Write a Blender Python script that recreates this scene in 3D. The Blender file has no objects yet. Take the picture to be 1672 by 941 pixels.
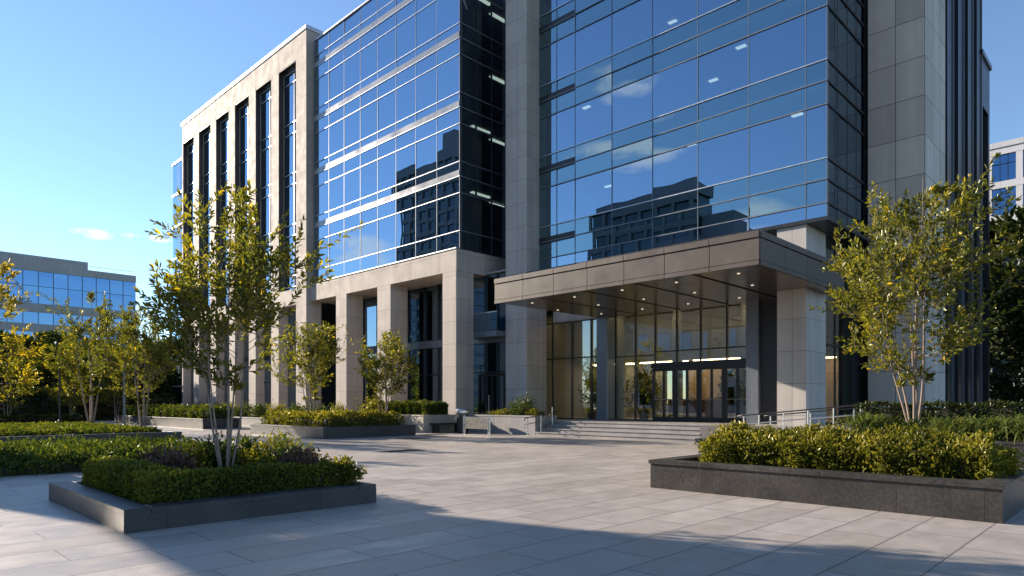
import bpy, math, random
import numpy as np
from mathutils import Vector
R = random.Random(7)
NP = np.random.default_rng(11)
C = bpy.context.scene.collection
S = bpy.context.scene
rad = math.radians

# ------------------------------------------------------------------ helpers
class MB:
    """collects boxes / tubes / quads into one mesh"""
    def __init__(self): self.v = []; self.f = []
    def quad(self, a, b, c, d):
        n = len(self.v); self.v += [a, b, c, d]; self.f.append((n, n+1, n+2, n+3)); return self
    def box(self, x0, x1, y0, y1, z0, z1, bev=0.0):
        n = len(self.v)
        if bev <= 0:
            self.v += [(x0,y0,z0),(x1,y0,z0),(x1,y1,z0),(x0,y1,z0),(x0,y0,z1),(x1,y0,z1),(x1,y1,z1),(x0,y1,z1)]
            self.f += [(n,n+3,n+2,n+1),(n+4,n+5,n+6,n+7),(n,n+1,n+5,n+4),(n+1,n+2,n+6,n+5),(n+2,n+3,n+7,n+6),(n+3,n,n+4,n+7)]
            return self
        b = bev
        # chamfered on top and vertical edges
        ring = lambda i, z: [(x0+i,y0+b+i*0,z),(x0+b,y0+i,z),(x1-b,y0+i,z),(x1-i,y0+b,z),(x1-i,y1-b,z),(x1-b,y1-i,z),(x0+b,y1-i,z),(x0+i,y1-b,z)]
        r0 = ring(0, z0); r1 = ring(0, z1-b)
        r2 = [(min(max(p[0], x0+b), x1-b), min(max(p[1], y0+b), y1-b), z1) for p in r1]
        r2 = [(x0+b,y0+b,z1),(x0+b,y0+b,z1),(x1-b,y0+b,z1),(x1-b,y0+b,z1),(x1-b,y1-b,z1),(x1-b,y1-b,z1),(x0+b,y1-b,z1),(x0+b,y1-b,z1)]
        self.v += r0 + r1
        for i in range(8):
            j = (i+1) % 8; self.f.append((n+i, n+j, n+8+j, n+8+i))
        self.f.append(tuple(n+7-i for i in range(8)))
        m = len(self.v); self.v += [r2[0], r2[2], r2[4], r2[6]]
        self.f.append((m, m+1, m+2, m+3))
        for k, (i, j) in enumerate(((1,2),(3,4),(5,6),(7,0))):
            self.f.append((n+8+i, n+8+j, m+(k+1)%4, m+k))
            # corner triangles
        for k, (i, j) in enumerate(((0,1),(2,3),(4,5),(6,7))):
            self.f.append((n+8+i, n+8+j, m+k))
        return self
    def tube(self, pts, rads, sides=8, cap=True):
        pts = [Vector(p) for p in pts]
        if not isinstance(rads, (list, tuple)): rads = [rads]*len(pts)
        n = len(self.v); prev = None
        for i, p in enumerate(pts):
            t = (pts[min(i+1, len(pts)-1)] - pts[max(i-1, 0)])
            if t.length < 1e-9: t = Vector((0,0,1))
            t.normalize()
            if prev is None:
                a = t.cross(Vector((0,0,1)));
                if a.length < 1e-3: a = t.cross(Vector((1,0,0)))
            else:
                a = prev - t * prev.dot(t)
            a.normalize(); prev = a; b = t.cross(a)
            for k in range(sides):
                q = 2*math.pi*k/sides
                w = p + (a*math.cos(q) + b*math.sin(q)) * rads[i]
                self.v.append(tuple(w))
        for i in range(len(pts)-1):
            for k in range(sides):
                l = (k+1) % sides
                self.f.append((n+i*sides+k, n+i*sides+l, n+(i+1)*sides+l, n+(i+1)*sides+k))
        if cap:
            self.f.append(tuple(n+k for k in range(sides))[::-1])
            self.f.append(tuple(n+(len(pts)-1)*sides+k for k in range(sides)))
        return self
    def lathe(self, cx, cy, prof, sides=20):
        n = len(self.v)
        for r, z in prof:
            for k in range(sides):
                q = 2*math.pi*k/sides; self.v.append((cx+r*math.cos(q), cy+r*math.sin(q), z))
        for i in range(len(prof)-1):
            for k in range(sides):
                l = (k+1) % sides
                self.f.append((n+i*sides+k, n+i*sides+l, n+(i+1)*sides+l, n+(i+1)*sides+k))
        self.f.append(tuple(n+k for k in range(sides))[::-1]); self.f.append(tuple(n+(len(prof)-1)*sides+k for k in range(sides)))
        return self
    def build(self, name, mat, parent=None, smooth=False):
        off = WL[parent.name] if parent else (0,0,0)
        me = bpy.data.meshes.new(name)
        me.from_pydata([(x-off[0], y-off[1], z-off[2]) for x, y, z in self.v], [], self.f)
        me.materials.append(mat)
        if smooth: me.polygons.foreach_set('use_smooth', [True]*len(me.polygons))
        me.update()
        o = bpy.data.objects.new(name, me); C.objects.link(o)
        WL[o.name] = off
        if parent: o.parent = parent
        return o
WL = {}       # world location of every parent (no rotations on originals)

def thing(name, label, cat, loc=(0,0,0), group=None):
    o = bpy.data.objects.new(name, None); C.objects.link(o)
    o.location = loc; o.empty_display_size = .2; WL[o.name] = tuple(loc)
    o['label'] = label; o['category'] = cat
    if group: o['group'] = group
    return o
def tag(o, label, cat, group=None):
    o['label'] = label; o['category'] = cat
    if group: o['group'] = group
    return o
def structure(o): o['kind'] = 'structure'; return o
def copy_tree(root, loc, rz, sc, label, group=None):
    r = root.copy(); C.objects.link(r); r.location = loc; r.rotation_euler = (0,0,rz); r.scale = (sc,sc,sc)
    r['label'] = label
    if group: r['group'] = group
    elif 'group' in r: del r['group']
    for ch in list(root.children):
        c = ch.copy(); C.objects.link(c); c.parent = r
        for g in list(ch.children):
            d = g.copy(); C.objects.link(d); d.parent = c
    return r

# ------------------------------------------------------------------ materials
def new_mat(name):
    m = bpy.data.materials.new(name); m.use_nodes = True
    nt = m.node_tree; nt.nodes.clear()
    out = nt.nodes.new('ShaderNodeOutputMaterial')
    return m, nt, out
class NB:
    def __init__(self, nt): self.nt = nt
    def n(self, t, **kw):
        x = self.nt.nodes.new(t)
        for k, v in kw.items(): setattr(x, k, v)
        return x
    def link(self, a, b): self.nt.links.new(a, b)
    def val(self, sock, v):
        if hasattr(v, 'is_linked') or hasattr(v, 'links'): self.link(v, sock)
        else: sock.default_value = v
    def m(self, op, a, b=0.0, c=None):
        x = self.n('ShaderNodeMath', operation=op)
        self.val(x.inputs[0], a); self.val(x.inputs[1], b)
        if c is not None: self.val(x.inputs[2], c)
        return x.outputs[0]
    def mixc(self, f, a, b, bt='MIX'):
        x = self.n('ShaderNodeMix', data_type='RGBA', blend_type=bt)
        self.val(x.inputs[0], f)
        for i, v in ((6, a), (7, b)):
            if isinstance(v, tuple): x.inputs[i].default_value = (*v[:3], 1)
            else: self.link(v, x.inputs[i])
        return x.outputs[2]
    def noise(self, vec, scale, detail=4, rough=.55):
        x = self.n('ShaderNodeTexNoise'); x.inputs['Scale'].default_value = scale
        x.inputs['Detail'].default_value = detail; x.inputs['Roughness'].default_value = rough
        if vec is not None: self.link(vec, x.inputs['Vector'])
        return x.outputs['Fac']
    def mapr(self, v, a, b, c, d):
        x = self.n('ShaderNodeMapRange'); self.val(x.inputs[0], v)
        for i, q in enumerate((a, b, c, d)): x.inputs[i+1].default_value = q
        return x.outputs[0]
    def bump(self, h, strength=.2, dist=.01):
        x = self.n('ShaderNodeBump'); x.inputs['Strength'].default_value = strength; x.inputs['Distance'].default_value = dist
        self.link(h, x.inputs['Height']); return x.outputs['Normal']

def panel_stone(name, base, pw, ph, uo=0.0, vo=0.0, rough=.75, var=.10, joint=.008, mott=.12, gscale=26.0, stagger=0.0, spec=.3, jcol=.45, streak=.12):
    m, nt, out = new_mat(name); b = NB(nt)
    g = b.n('ShaderNodeNewGeometry'); sp = b.n('ShaderNodeSeparateXYZ'); b.link(g.outputs['Position'], sp.inputs[0])
    sn = b.n('ShaderNodeSeparateXYZ'); b.link(g.outputs['True Normal'], sn.inputs[0])
    isx = b.m('GREATER_THAN', b.m('ABSOLUTE', sn.outputs[0]), .6)
    isz = b.m('GREATER_THAN', b.m('ABSOLUTE', sn.outputs[2]), .6)
    mf = b.n('ShaderNodeMix', data_type='FLOAT'); b.link(isx, mf.inputs[0]); b.link(sp.outputs[0], mf.inputs[2]); b.link(sp.outputs[1], mf.inputs[3])
    mv = b.n('ShaderNodeMix', data_type='FLOAT'); b.link(isz, mv.inputs[0]); b.link(sp.outputs[2], mv.inputs[2]); b.link(sp.outputs[1], mv.inputs[3])
    v = b.m('DIVIDE', b.m('ADD', mv.outputs[0], vo), ph)
    row = b.m('FLOOR', v)
    u = b.m('ADD', b.m('DIVIDE', b.m('ADD', mf.outputs[0], uo), pw), b.m('MULTIPLY', b.m('MODULO', row, 2.0), stagger))
    col = b.m('FLOOR', u)
    fu = b.m('MULTIPLY', b.m('ABSOLUTE', b.m('SUBTRACT', b.m('FRACT', b.m('ADD', u, .5)), .5)), pw)
    fv = b.m('MULTIPLY', b.m('ABSOLUTE', b.m('SUBTRACT', b.m('FRACT', b.m('ADD', v, .5)), .5)), ph)
    dist = b.m('MINIMUM', fu, fv)
    jm = b.mapr(dist, joint*.45, joint, 1, 0)
    cv = b.n('ShaderNodeCombineXYZ'); b.link(col, cv.inputs[0]); b.link(row, cv.inputs[1]); b.link(isx, cv.inputs[2])
    wn = b.n('ShaderNodeTexWhiteNoise', noise_dimensions='3D'); b.link(cv.outputs[0], wn.inputs['Vector'])
    k1 = b.mapr(wn.outputs['Value'], 0, 1, 1-var, 1+var)
    n1 = b.noise(g.outputs['Position'], gscale, 6, .65)
    n2 = b.noise(g.outputs['Position'], 1.3, 5, .6)
    sc = b.n('ShaderNodeVectorMath', operation='MULTIPLY'); b.link(g.outputs['Position'], sc.inputs[0]); sc.inputs[1].default_value = (2.2, 2.2, .12)
    n3 = b.noise(sc.outputs[0], 1.0, 5, .6)
    k2 = b.mapr(n1, .3, .7, 1-mott, 1+mott); k3 = b.mapr(n2, .3, .7, 1-mott*.7, 1+mott*.7); k4 = b.mapr(n3, .3, .7, 1-streak, 1+streak*.7)
    k = b.m('MULTIPLY', b.m('MULTIPLY', k1, k2), b.m('MULTIPLY', k3, k4))
    k = b.m('MULTIPLY', k, b.mapr(jm, 0, 1, 1, jcol))
    colr = b.n('ShaderNodeVectorMath', operation='SCALE'); colr.inputs[0].default_value = base; b.link(k, colr.inputs['Scale'])
    p = b.n('ShaderNodeBsdfPrincipled'); b.link(colr.outputs[0], p.inputs['Base Color'])
    b.link(b.mapr(n2, .3, .7, rough-.08, rough+.08), p.inputs['Roughness']); p.inputs['Specular IOR Level'].default_value = spec
    h = b.m('SUBTRACT', b.m('MULTIPLY', n1, .25), jm)
    b.link(b.bump(h, .35, .006), p.inputs['Normal'])
    b.link(p.outputs[0], out.inputs[0]); return m

def simple(name, base, rough=.5, metal=0.0, spec=.5, var=.08, scale=8.0, bump=.0):
    m, nt, out = new_mat(name); b = NB(nt)
    g = b.n('ShaderNodeNewGeometry')
    n1 = b.noise(g.outputs['Position'], scale, 5, .6)
    k = b.mapr(n1, .3, .7, 1-var, 1+var)
    c = b.n('ShaderNodeVectorMath', operation='SCALE'); c.inputs[0].default_value = base; b.link(k, c.inputs['Scale'])
    p = b.n('ShaderNodeBsdfPrincipled'); b.link(c.outputs[0], p.inputs['Base Color'])
    b.link(b.mapr(n1, .3, .7, max(.02, rough-.06), rough+.06), p.inputs['Roughness']); p.inputs['Metallic'].default_value = metal
    p.inputs['Specular IOR Level'].default_value = spec
    if bump: b.link(b.bump(n1, bump, .01), p.inputs['Normal'])
    b.link(p.outputs[0], out.inputs[0]); return m

def glass(name, fac, gloss, trans, edge=.25, rough=0.0, wave=.0028):
    m, nt, out = new_mat(name); b = NB(nt)
    t = b.n('ShaderNodeBsdfTransparent'); t.inputs[0].default_value = (*trans, 1)
    g = b.n('ShaderNodeBsdfGlossy'); g.inputs['Color'].default_value = (*gloss, 1); g.inputs['Roughness'].default_value = rough
    ge_ = b.n('ShaderNodeNewGeometry'); nz = b.noise(ge_.outputs['Position'], .55, 1, .4)
    b.link(b.bump(nz, 1.0, wave), g.inputs['Normal'])
    lw = b.n('ShaderNodeLayerWeight'); lw.inputs['Blend'].default_value = .25
    f = b.m('ADD', b.m('MULTIPLY', lw.outputs['Fresnel'], edge), fac); f = b.m('MINIMUM', f, .97)
    mx = b.n('ShaderNodeMixShader'); b.link(f, mx.inputs[0]); b.link(t.outputs[0], mx.inputs[1]); b.link(g.outputs[0], mx.inputs[2])
    b.link(mx.outputs[0], out.inputs[0]); return m

def emis(name, col, strength):
    m, nt, out = new_mat(name); b = NB(nt)
    e = b.n('ShaderNodeEmission'); e.inputs[0].default_value = (*col, 1); e.inputs[1].default_value = strength
    b.link(e.outputs[0], out.inputs[0]); return m

def leaf_mat(name, cols, gloss=.12, trans=.45, rough=.48):
    m, nt, out = new_mat(name); b = NB(nt)
    a = b.n('ShaderNodeAttribute', attribute_name='tone')
    r = b.n('ShaderNodeValToRGB'); b.link(a.outputs['Fac'], r.inputs[0])
    el = r.color_ramp.elements
    n = len(cols)
    while len(el) < n: el.new(.5)
    for i, (p, c) in enumerate(cols): el[i].position = p; el[i].color = (*c, 1)
    d = b.n('ShaderNodeBsdfDiffuse'); b.link(r.outputs[0], d.inputs[0])
    t = b.n('ShaderNodeBsdfTranslucent')
    b.link(b.mixc(1.0, r.outputs[0], (1.75, 1.6, .6), 'MULTIPLY'), t.inputs[0])
    g = b.n('ShaderNodeBsdfGlossy'); g.inputs['Roughness'].default_value = rough; g.inputs[0].default_value = (.5,.52,.42,1)
    m1 = b.n('ShaderNodeMixShader'); m1.inputs[0].default_value = trans; b.link(d.outputs[0], m1.inputs[1]); b.link(t.outputs[0], m1.inputs[2])
    fr = b.n('ShaderNodeFresnel'); fr.inputs[0].default_value = 1.45
    m2 = b.n('ShaderNodeMixShader'); b.link(b.m('MULTIPLY', fr.outputs[0], gloss*1.8), m2.inputs[0]); b.link(m1.outputs[0], m2.inputs[1]); b.link(g.outputs[0], m2.inputs[2])
    b.link(m2.outputs[0], out.inputs[0]); return m

def paver_mat():
    m, nt, out = new_mat('granite_pavers'); b = NB(nt)
    g = b.n('ShaderNodeNewGeometry'); sp = b.n('ShaderNodeSeparateXYZ'); b.link(g.outputs['Position'], sp.inputs[0])
    RW, RL = .68, 1.36
    r = b.m('DIVIDE', b.m('ADD', sp.outputs[0], 200.13), RW); row = b.m('FLOOR', r)
    w1 = b.n('ShaderNodeTexWhiteNoise', noise_dimensions='1D'); b.link(row, w1.inputs['W'])
    u = b.m('ADD', b.m('DIVIDE', b.m('ADD', sp.outputs[1], 100.2), RL), b.m('ADD', b.m('MULTIPLY', b.m('MODULO', row, 2.0), .5), b.m('MULTIPLY', w1.outputs['Value'], .22)))
    col = b.m('FLOOR', u)
    fr = b.m('MULTIPLY', b.m('ABSOLUTE', b.m('SUBTRACT', b.m('FRACT', b.m('ADD', r, .5)), .5)), RW)
    fu = b.m('MULTIPLY', b.m('ABSOLUTE', b.m('SUBTRACT', b.m('FRACT', b.m('ADD', u, .5)), .5)), RL)
    dist = b.m('MINIMUM', fr, fu)
    jm = b.mapr(dist, .004, .0085, 1, 0); soft = b.mapr(dist, .0, .05, 1, 0)
    cv = b.n('ShaderNodeCombineXYZ'); b.link(col, cv.inputs[0]); b.link(row, cv.inputs[1])
    wn = b.n('ShaderNodeTexWhiteNoise', noise_dimensions='2D'); b.link(cv.outputs[0], wn.inputs['Vector'])
    wv = wn.outputs['Value']
    k1 = b.mapr(wv, 0, 1, .965, 1.035)
    k1 = b.m('MULTIPLY', k1, b.mapr(b.m('GREATER_THAN', wv, .965), 0, 1, 1, .80))
    off = b.n('ShaderNodeVectorMath', operation='ADD'); b.link(g.outputs['Position'], off.inputs[0])
    wv3 = b.n('ShaderNodeVectorMath', operation='SCALE'); b.link(wn.outputs['Color'], wv3.inputs[0]); wv3.inputs['Scale'].default_value = 30.0
    b.link(wv3.outputs[0], off.inputs[1])
    st = b.n('ShaderNodeVectorMath', operation='MULTIPLY'); b.link(off.outputs[0], st.inputs[0]); st.inputs[1].default_value = (1.6, .8, 1)
    n0 = b.noise(g.outputs['Position'], 160, 2, .6)
    n1 = b.noise(g.outputs['Position'], 46, 6, .7)
    n2 = b.noise(st.outputs[0], 2.4, 6, .62)
    n3 = b.noise(g.outputs['Position'], .35, 5, .6)
    n4 = b.noise(g.outputs['Position'], 7.0, 5, .6)
    k = b.m('MULTIPLY', k1, b.mapr(n1, .3, .7, .86, 1.13)); k = b.m('MULTIPLY', k, b.mapr(n2, .3, .7, .92, 1.07)); k = b.m('MULTIPLY', k, b.mapr(n3, .35, .65, .94, 1.04))
    k = b.m('MULTIPLY', k, b.mapr(n0, .3, .7, .82, 1.18))
    k = b.m('MULTIPLY', k, b.mapr(n4, .60, .78, 1, .86))
    n5 = b.noise(g.outputs['Position'], 22.0, 3, .5); k = b.m('MULTIPLY', k, b.mapr(n5, .70, .76, 1, .82))
    k = b.m('MULTIPLY', k, b.mapr(soft, 0, 1, 1, .95)); k = b.m('MULTIPLY', k, b.mapr(jm, 0, 1, 1, .25))
    base = b.mixc(wn.outputs['Value'], PAVE_A, PAVE_B)
    c = b.n('ShaderNodeVectorMath', operation='SCALE'); b.link(base, c.inputs[0]); b.link(k, c.inputs['Scale'])
    p = b.n('ShaderNodeBsdfPrincipled'); b.link(c.outputs[0], p.inputs['Base Color'])
    rr = b.m('ADD', b.mapr(n2, .3, .7, .36, .56), b.mapr(wv, 0, 1, -.05, .05))
    b.link(rr, p.inputs['Roughness']); p.inputs['Specular IOR Level'].default_value = .42
    h = b.m('SUBTRACT', b.m('ADD', b.m('MULTIPLY', n1, .12), b.m('MULTIPLY', n0, .08)), jm)
    b.link(b.bump(h, .4, .004), p.inputs['Normal'])
    b.link(p.outputs[0], out.inputs[0]); return m
PAVE_A = (.340,.308,.278); PAVE_B = (.37,.337,.306)

M = {}
M['pave'] = paver_mat()
M['lime'] = panel_stone('limestone_cladding', (.405,.36,.322), 1.32, 1.25, uo=.2, vo=.2, var=.08, mott=.07, streak=.11, jcol=.45, joint=.011)
M['column'] = panel_stone('column_stone', (.43,.40,.375), .92, 1.25, uo=.24, vo=.2, var=.07, mott=.07, streak=.10, jcol=.4, joint=.012)
M['tower'] = panel_stone('tower_stone', (.52,.465,.415), 1.08, 1.62, uo=9.27, vo=.35, var=.13, mott=.08, streak=.11, jcol=.28, joint=.02)
M['granite'] = panel_stone('dark_granite', (.040,.041,.044), 1.05, 3.0, uo=.25, vo=1.0, rough=.48, var=.10, mott=.36, gscale=34, spec=.35, jcol=.3, joint=.006, streak=.12)
M['granite_brown'] = panel_stone('brown_granite', (.040,.0365,.033), 1.02, 3.0, uo=-.35, vo=1.0, rough=.42, var=.14, mott=.55, gscale=20, spec=.38, jcol=.3, joint=.006, streak=.15)
M['greystone'] = panel_stone('grey_step_stone', (.27,.26,.255), 1.6, 4.0, uo=.4, vo=2, rough=.5, var=.08, mott=.14, gscale=30, jcol=.5, joint=.006)
M['greydark'] = panel_stone('dark_edge_stone', (.13,.125,.12), 1.6, 4.0, uo=.4, vo=2, rough=.5, var=.08, mott=.2, gscale=24, jcol=.5, joint=.006)
M['beige'] = panel_stone('beige_planter_stone', (.40,.36,.315), 1.6, 3.0, uo=.2, vo=1.2, rough=.65, var=.06, mott=.09, jcol=.55)
M['alu'] = simple('aluminium_trim', (.46,.48,.50), .35, .8, var=.05)
M['darkalu'] = simple('dark_anodised_metal', (.035,.036,.04), .35, .5, var=.1)
M['mullion'] = simple('mullion_grey', (.16,.18,.21), .4, .5, var=.05)
M['bronze'] = panel_stone('bronze_panel', (.09,.076,.065), 50, 50, uo=25, vo=25, rough=.45, var=.0, mott=.09, gscale=3, spec=.3, streak=.08)
M['soffit'] = simple('bronze_soffit', (.15,.125,.10), .20, .6, var=.12, scale=1.2)
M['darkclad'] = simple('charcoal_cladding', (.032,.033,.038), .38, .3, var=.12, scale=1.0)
M['steel'] = simple('brushed_steel', (.55,.55,.55), .28, 1.0, var=.06, scale=30)
M['soil'] = simple('soil', (.035,.026,.02), .95, var=.4, scale=25, bump=.8)
M['glass_l'] = glass('glass_blue_light', .52, (.52,.70,.90), (.24,.36,.42), edge=.5)
M['glass_m'] = glass('glass_blue', .47, (.48,.66,.86), (.30,.44,.50), edge=.5)
M['glass_s'] = glass('glass_spandrel_zone', .40, (.46,.68,.80), (.38,.54,.58), edge=.5)
M['glass_e'] = glass('glass_entrance', .25, (.84,.93,.95), (.70,.75,.64), edge=.9, wave=.002)
M['glass_far'] = glass('glass_far', .45, (.22,.42,.72), (.05,.07,.10), edge=.5, rough=.02)
M['spandrel'] = simple('pale_spandrel', (.26,.275,.30), .22, .2, var=.04, scale=.7)
M['spandrel_b'] = simple('blue_spandrel', (.16,.22,.28), .12, .2, var=.05, scale=.7)
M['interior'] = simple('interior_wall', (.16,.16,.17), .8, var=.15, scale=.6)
M['slab'] = simple('floor_slab', (.28,.28,.27), .8, var=.06)
M['lobby'] = panel_stone('lobby_wall', (.36,.265,.17), .6, 9.0, rough=.5, var=.16, mott=.08, joint=.02, jcol=.3)
M['lobbyfloor'] = simple('lobby_floor', (.40,.35,.28), .25, var=.05)
M['wood'] = simple('desk_wood', (.12,.06,.03), .4, var=.2, scale=6)
M['light'] = emis('ceiling_lamp', (1,.92,.72), .8)
M['warm'] = emis('cove_lamp', (1,.74,.44), 6.0)
M['down'] = emis('downlight_lamp', (1,.88,.66), .34)
M['farstone'] = panel_stone('far_concrete', (.37,.35,.34), 3.0, 3.7, var=.05, mott=.06, joint=.03, jcol=.7)
M['fartower'] = simple('far_tower_band', (.20,.22,.25), .7, var=.08, scale=.5)
M['farglass'] = simple('far_tower_glass', (.05,.09,.13), .12, .0, spec=.8, var=.35, scale=.35)
M['bark'] = simple('pale_bark', (.22,.165,.13), .8, var=.28, scale=14, bump=.4)
M['darkbark'] = simple('dark_bark', (.07,.055,.045), .9, var=.3, scale=10, bump=.4)
M['twig'] = simple('twigs', (.03,.03,.014), .9, var=.5, scale=18, bump=.9)
M['grass'] = simple('lawn', (.05,.075,.02), .95, var=.35, scale=.8, bump=.5)
M['asphalt'] = simple('asphalt', (.05,.05,.052), .9, var=.2, scale=5)
G = (.030,.050,.012); G2 = (.055,.082,.018); G3 = (.10,.125,.022); Y = (.24,.19,.022)
M['leaf_tree'] = leaf_mat('tree_leaves', [(0, (.06,.078,.014)), (.5, (.14,.15,.022)), (.86, (.23,.22,.028)), (1, (.45,.32,.02))], trans=.48)
M['leaf_yellow'] = leaf_mat('yellow_leaves', [(0, (.12,.12,.015)), (.5, (.24,.21,.02)), (1, (.42,.32,.025))], trans=.5)
M['leaf_dark'] = leaf_mat('dark_leaves', [(0, (.014,.024,.008)), (.6, (.03,.045,.012)), (1, (.07,.075,.016))], trans=.3)
M['leaf_hedge'] = leaf_mat('hedge_leaves', [(0, (.028,.048,.010)), (.5, (.07,.098,.018)), (.85, (.14,.155,.025)), (1, (.20,.19,.03))], gloss=.10, trans=.3)
M['leaf_edge'] = leaf_mat('edge_hedge_leaves', [(0, (.035,.055,.011)), (.45, (.095,.12,.02)), (.85, (.20,.205,.03)), (1, (.28,.26,.05))], gloss=.12, trans=.35)
M['leaf_lime'] = leaf_mat('lime_hedge_leaves', [(0, (.045,.058,.010)), (.45, (.125,.13,.018)), (.85, (.25,.23,.028)), (1, (.36,.30,.06))], trans=.4)
M['leaf_purple'] = leaf_mat('purple_leaves', [(0, (.06,.030,.032)), (.5, (.13,.075,.07)), (.9, (.20,.14,.12)), (1, (.12,.13,.03))], gloss=.14, trans=.25)
M['leaf_green'] = leaf_mat('shrub_leaves', [(0, (.024,.042,.010)), (.5, (.055,.085,.018)), (.9, (.11,.14,.025)), (1, (.2,.2,.03))], gloss=.12, trans=.3)
M['leaf_blade'] = leaf_mat('blade_leaves', [(0, (.05,.08,.02)), (.6, (.10,.14,.035)), (1, (.20,.22,.06))], gloss=.12, trans=.35)

# ------------------------------------------------------------------ foliage
def unit(a): return a/np.maximum(np.linalg.norm(a, axis=1, keepdims=True), 1e-9)
def leaves(name, P, D, Nn, L, W, tone, mat, parent):
    """one folded rhombic leaf per point"""
    n = len(P); off = np.array(WL[parent.name]) if parent is not None else np.zeros(3)
    D = unit(D); side = np.cross(D, Nn); side = unit(side); Nn = np.cross(side, D)
    L = L[:, None]; W = W[:, None]
    P = P - off
    v = np.empty((n, 6, 3))
    v[:,0] = P; v[:,1] = P + D*L*.38 + side*W*.5 + Nn*W*.22; v[:,2] = P + D*L*.78 + side*W*.33 + Nn*W*.06
    v[:,3] = P + D*L - Nn*L*.12; v[:,4] = P + D*L*.78 - side*W*.33 + Nn*W*.06; v[:,5] = P + D*L*.38 - side*W*.5 + Nn*W*.22
    faces = np.array([0,1,2,3, 0,3,4,5])
    loops = (np.arange(n)[:,None]*6 + faces[None,:]).ravel().astype(np.int32)
    me = bpy.data.meshes.new(name)
    me.vertices.add(n*6); me.vertices.foreach_set('co', v.ravel().astype(np.float32))
    me.loops.add(n*8); me.loops.foreach_set('vertex_index', loops)
    me.polygons.add(n*2)
    me.polygons.foreach_set('loop_start', np.arange(0, n*8, 4, dtype=np.int32))
    try: me.polygons.foreach_set('loop_total', np.full(n*2, 4, dtype=np.int32))
    except Exception: pass
    me.update(calc_edges=True)
    at = me.attributes.new('tone', 'FLOAT', 'FACE'); at.data.foreach_set('value', np.repeat(np.clip(tone, 0, 1), 2).astype(np.float32))
    me.materials.append(mat)
    o = bpy.data.objects.new(name, me); C.objects.link(o); WL[o.name] = tuple(off)
    if parent is not None: o.parent = parent
    return o

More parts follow.
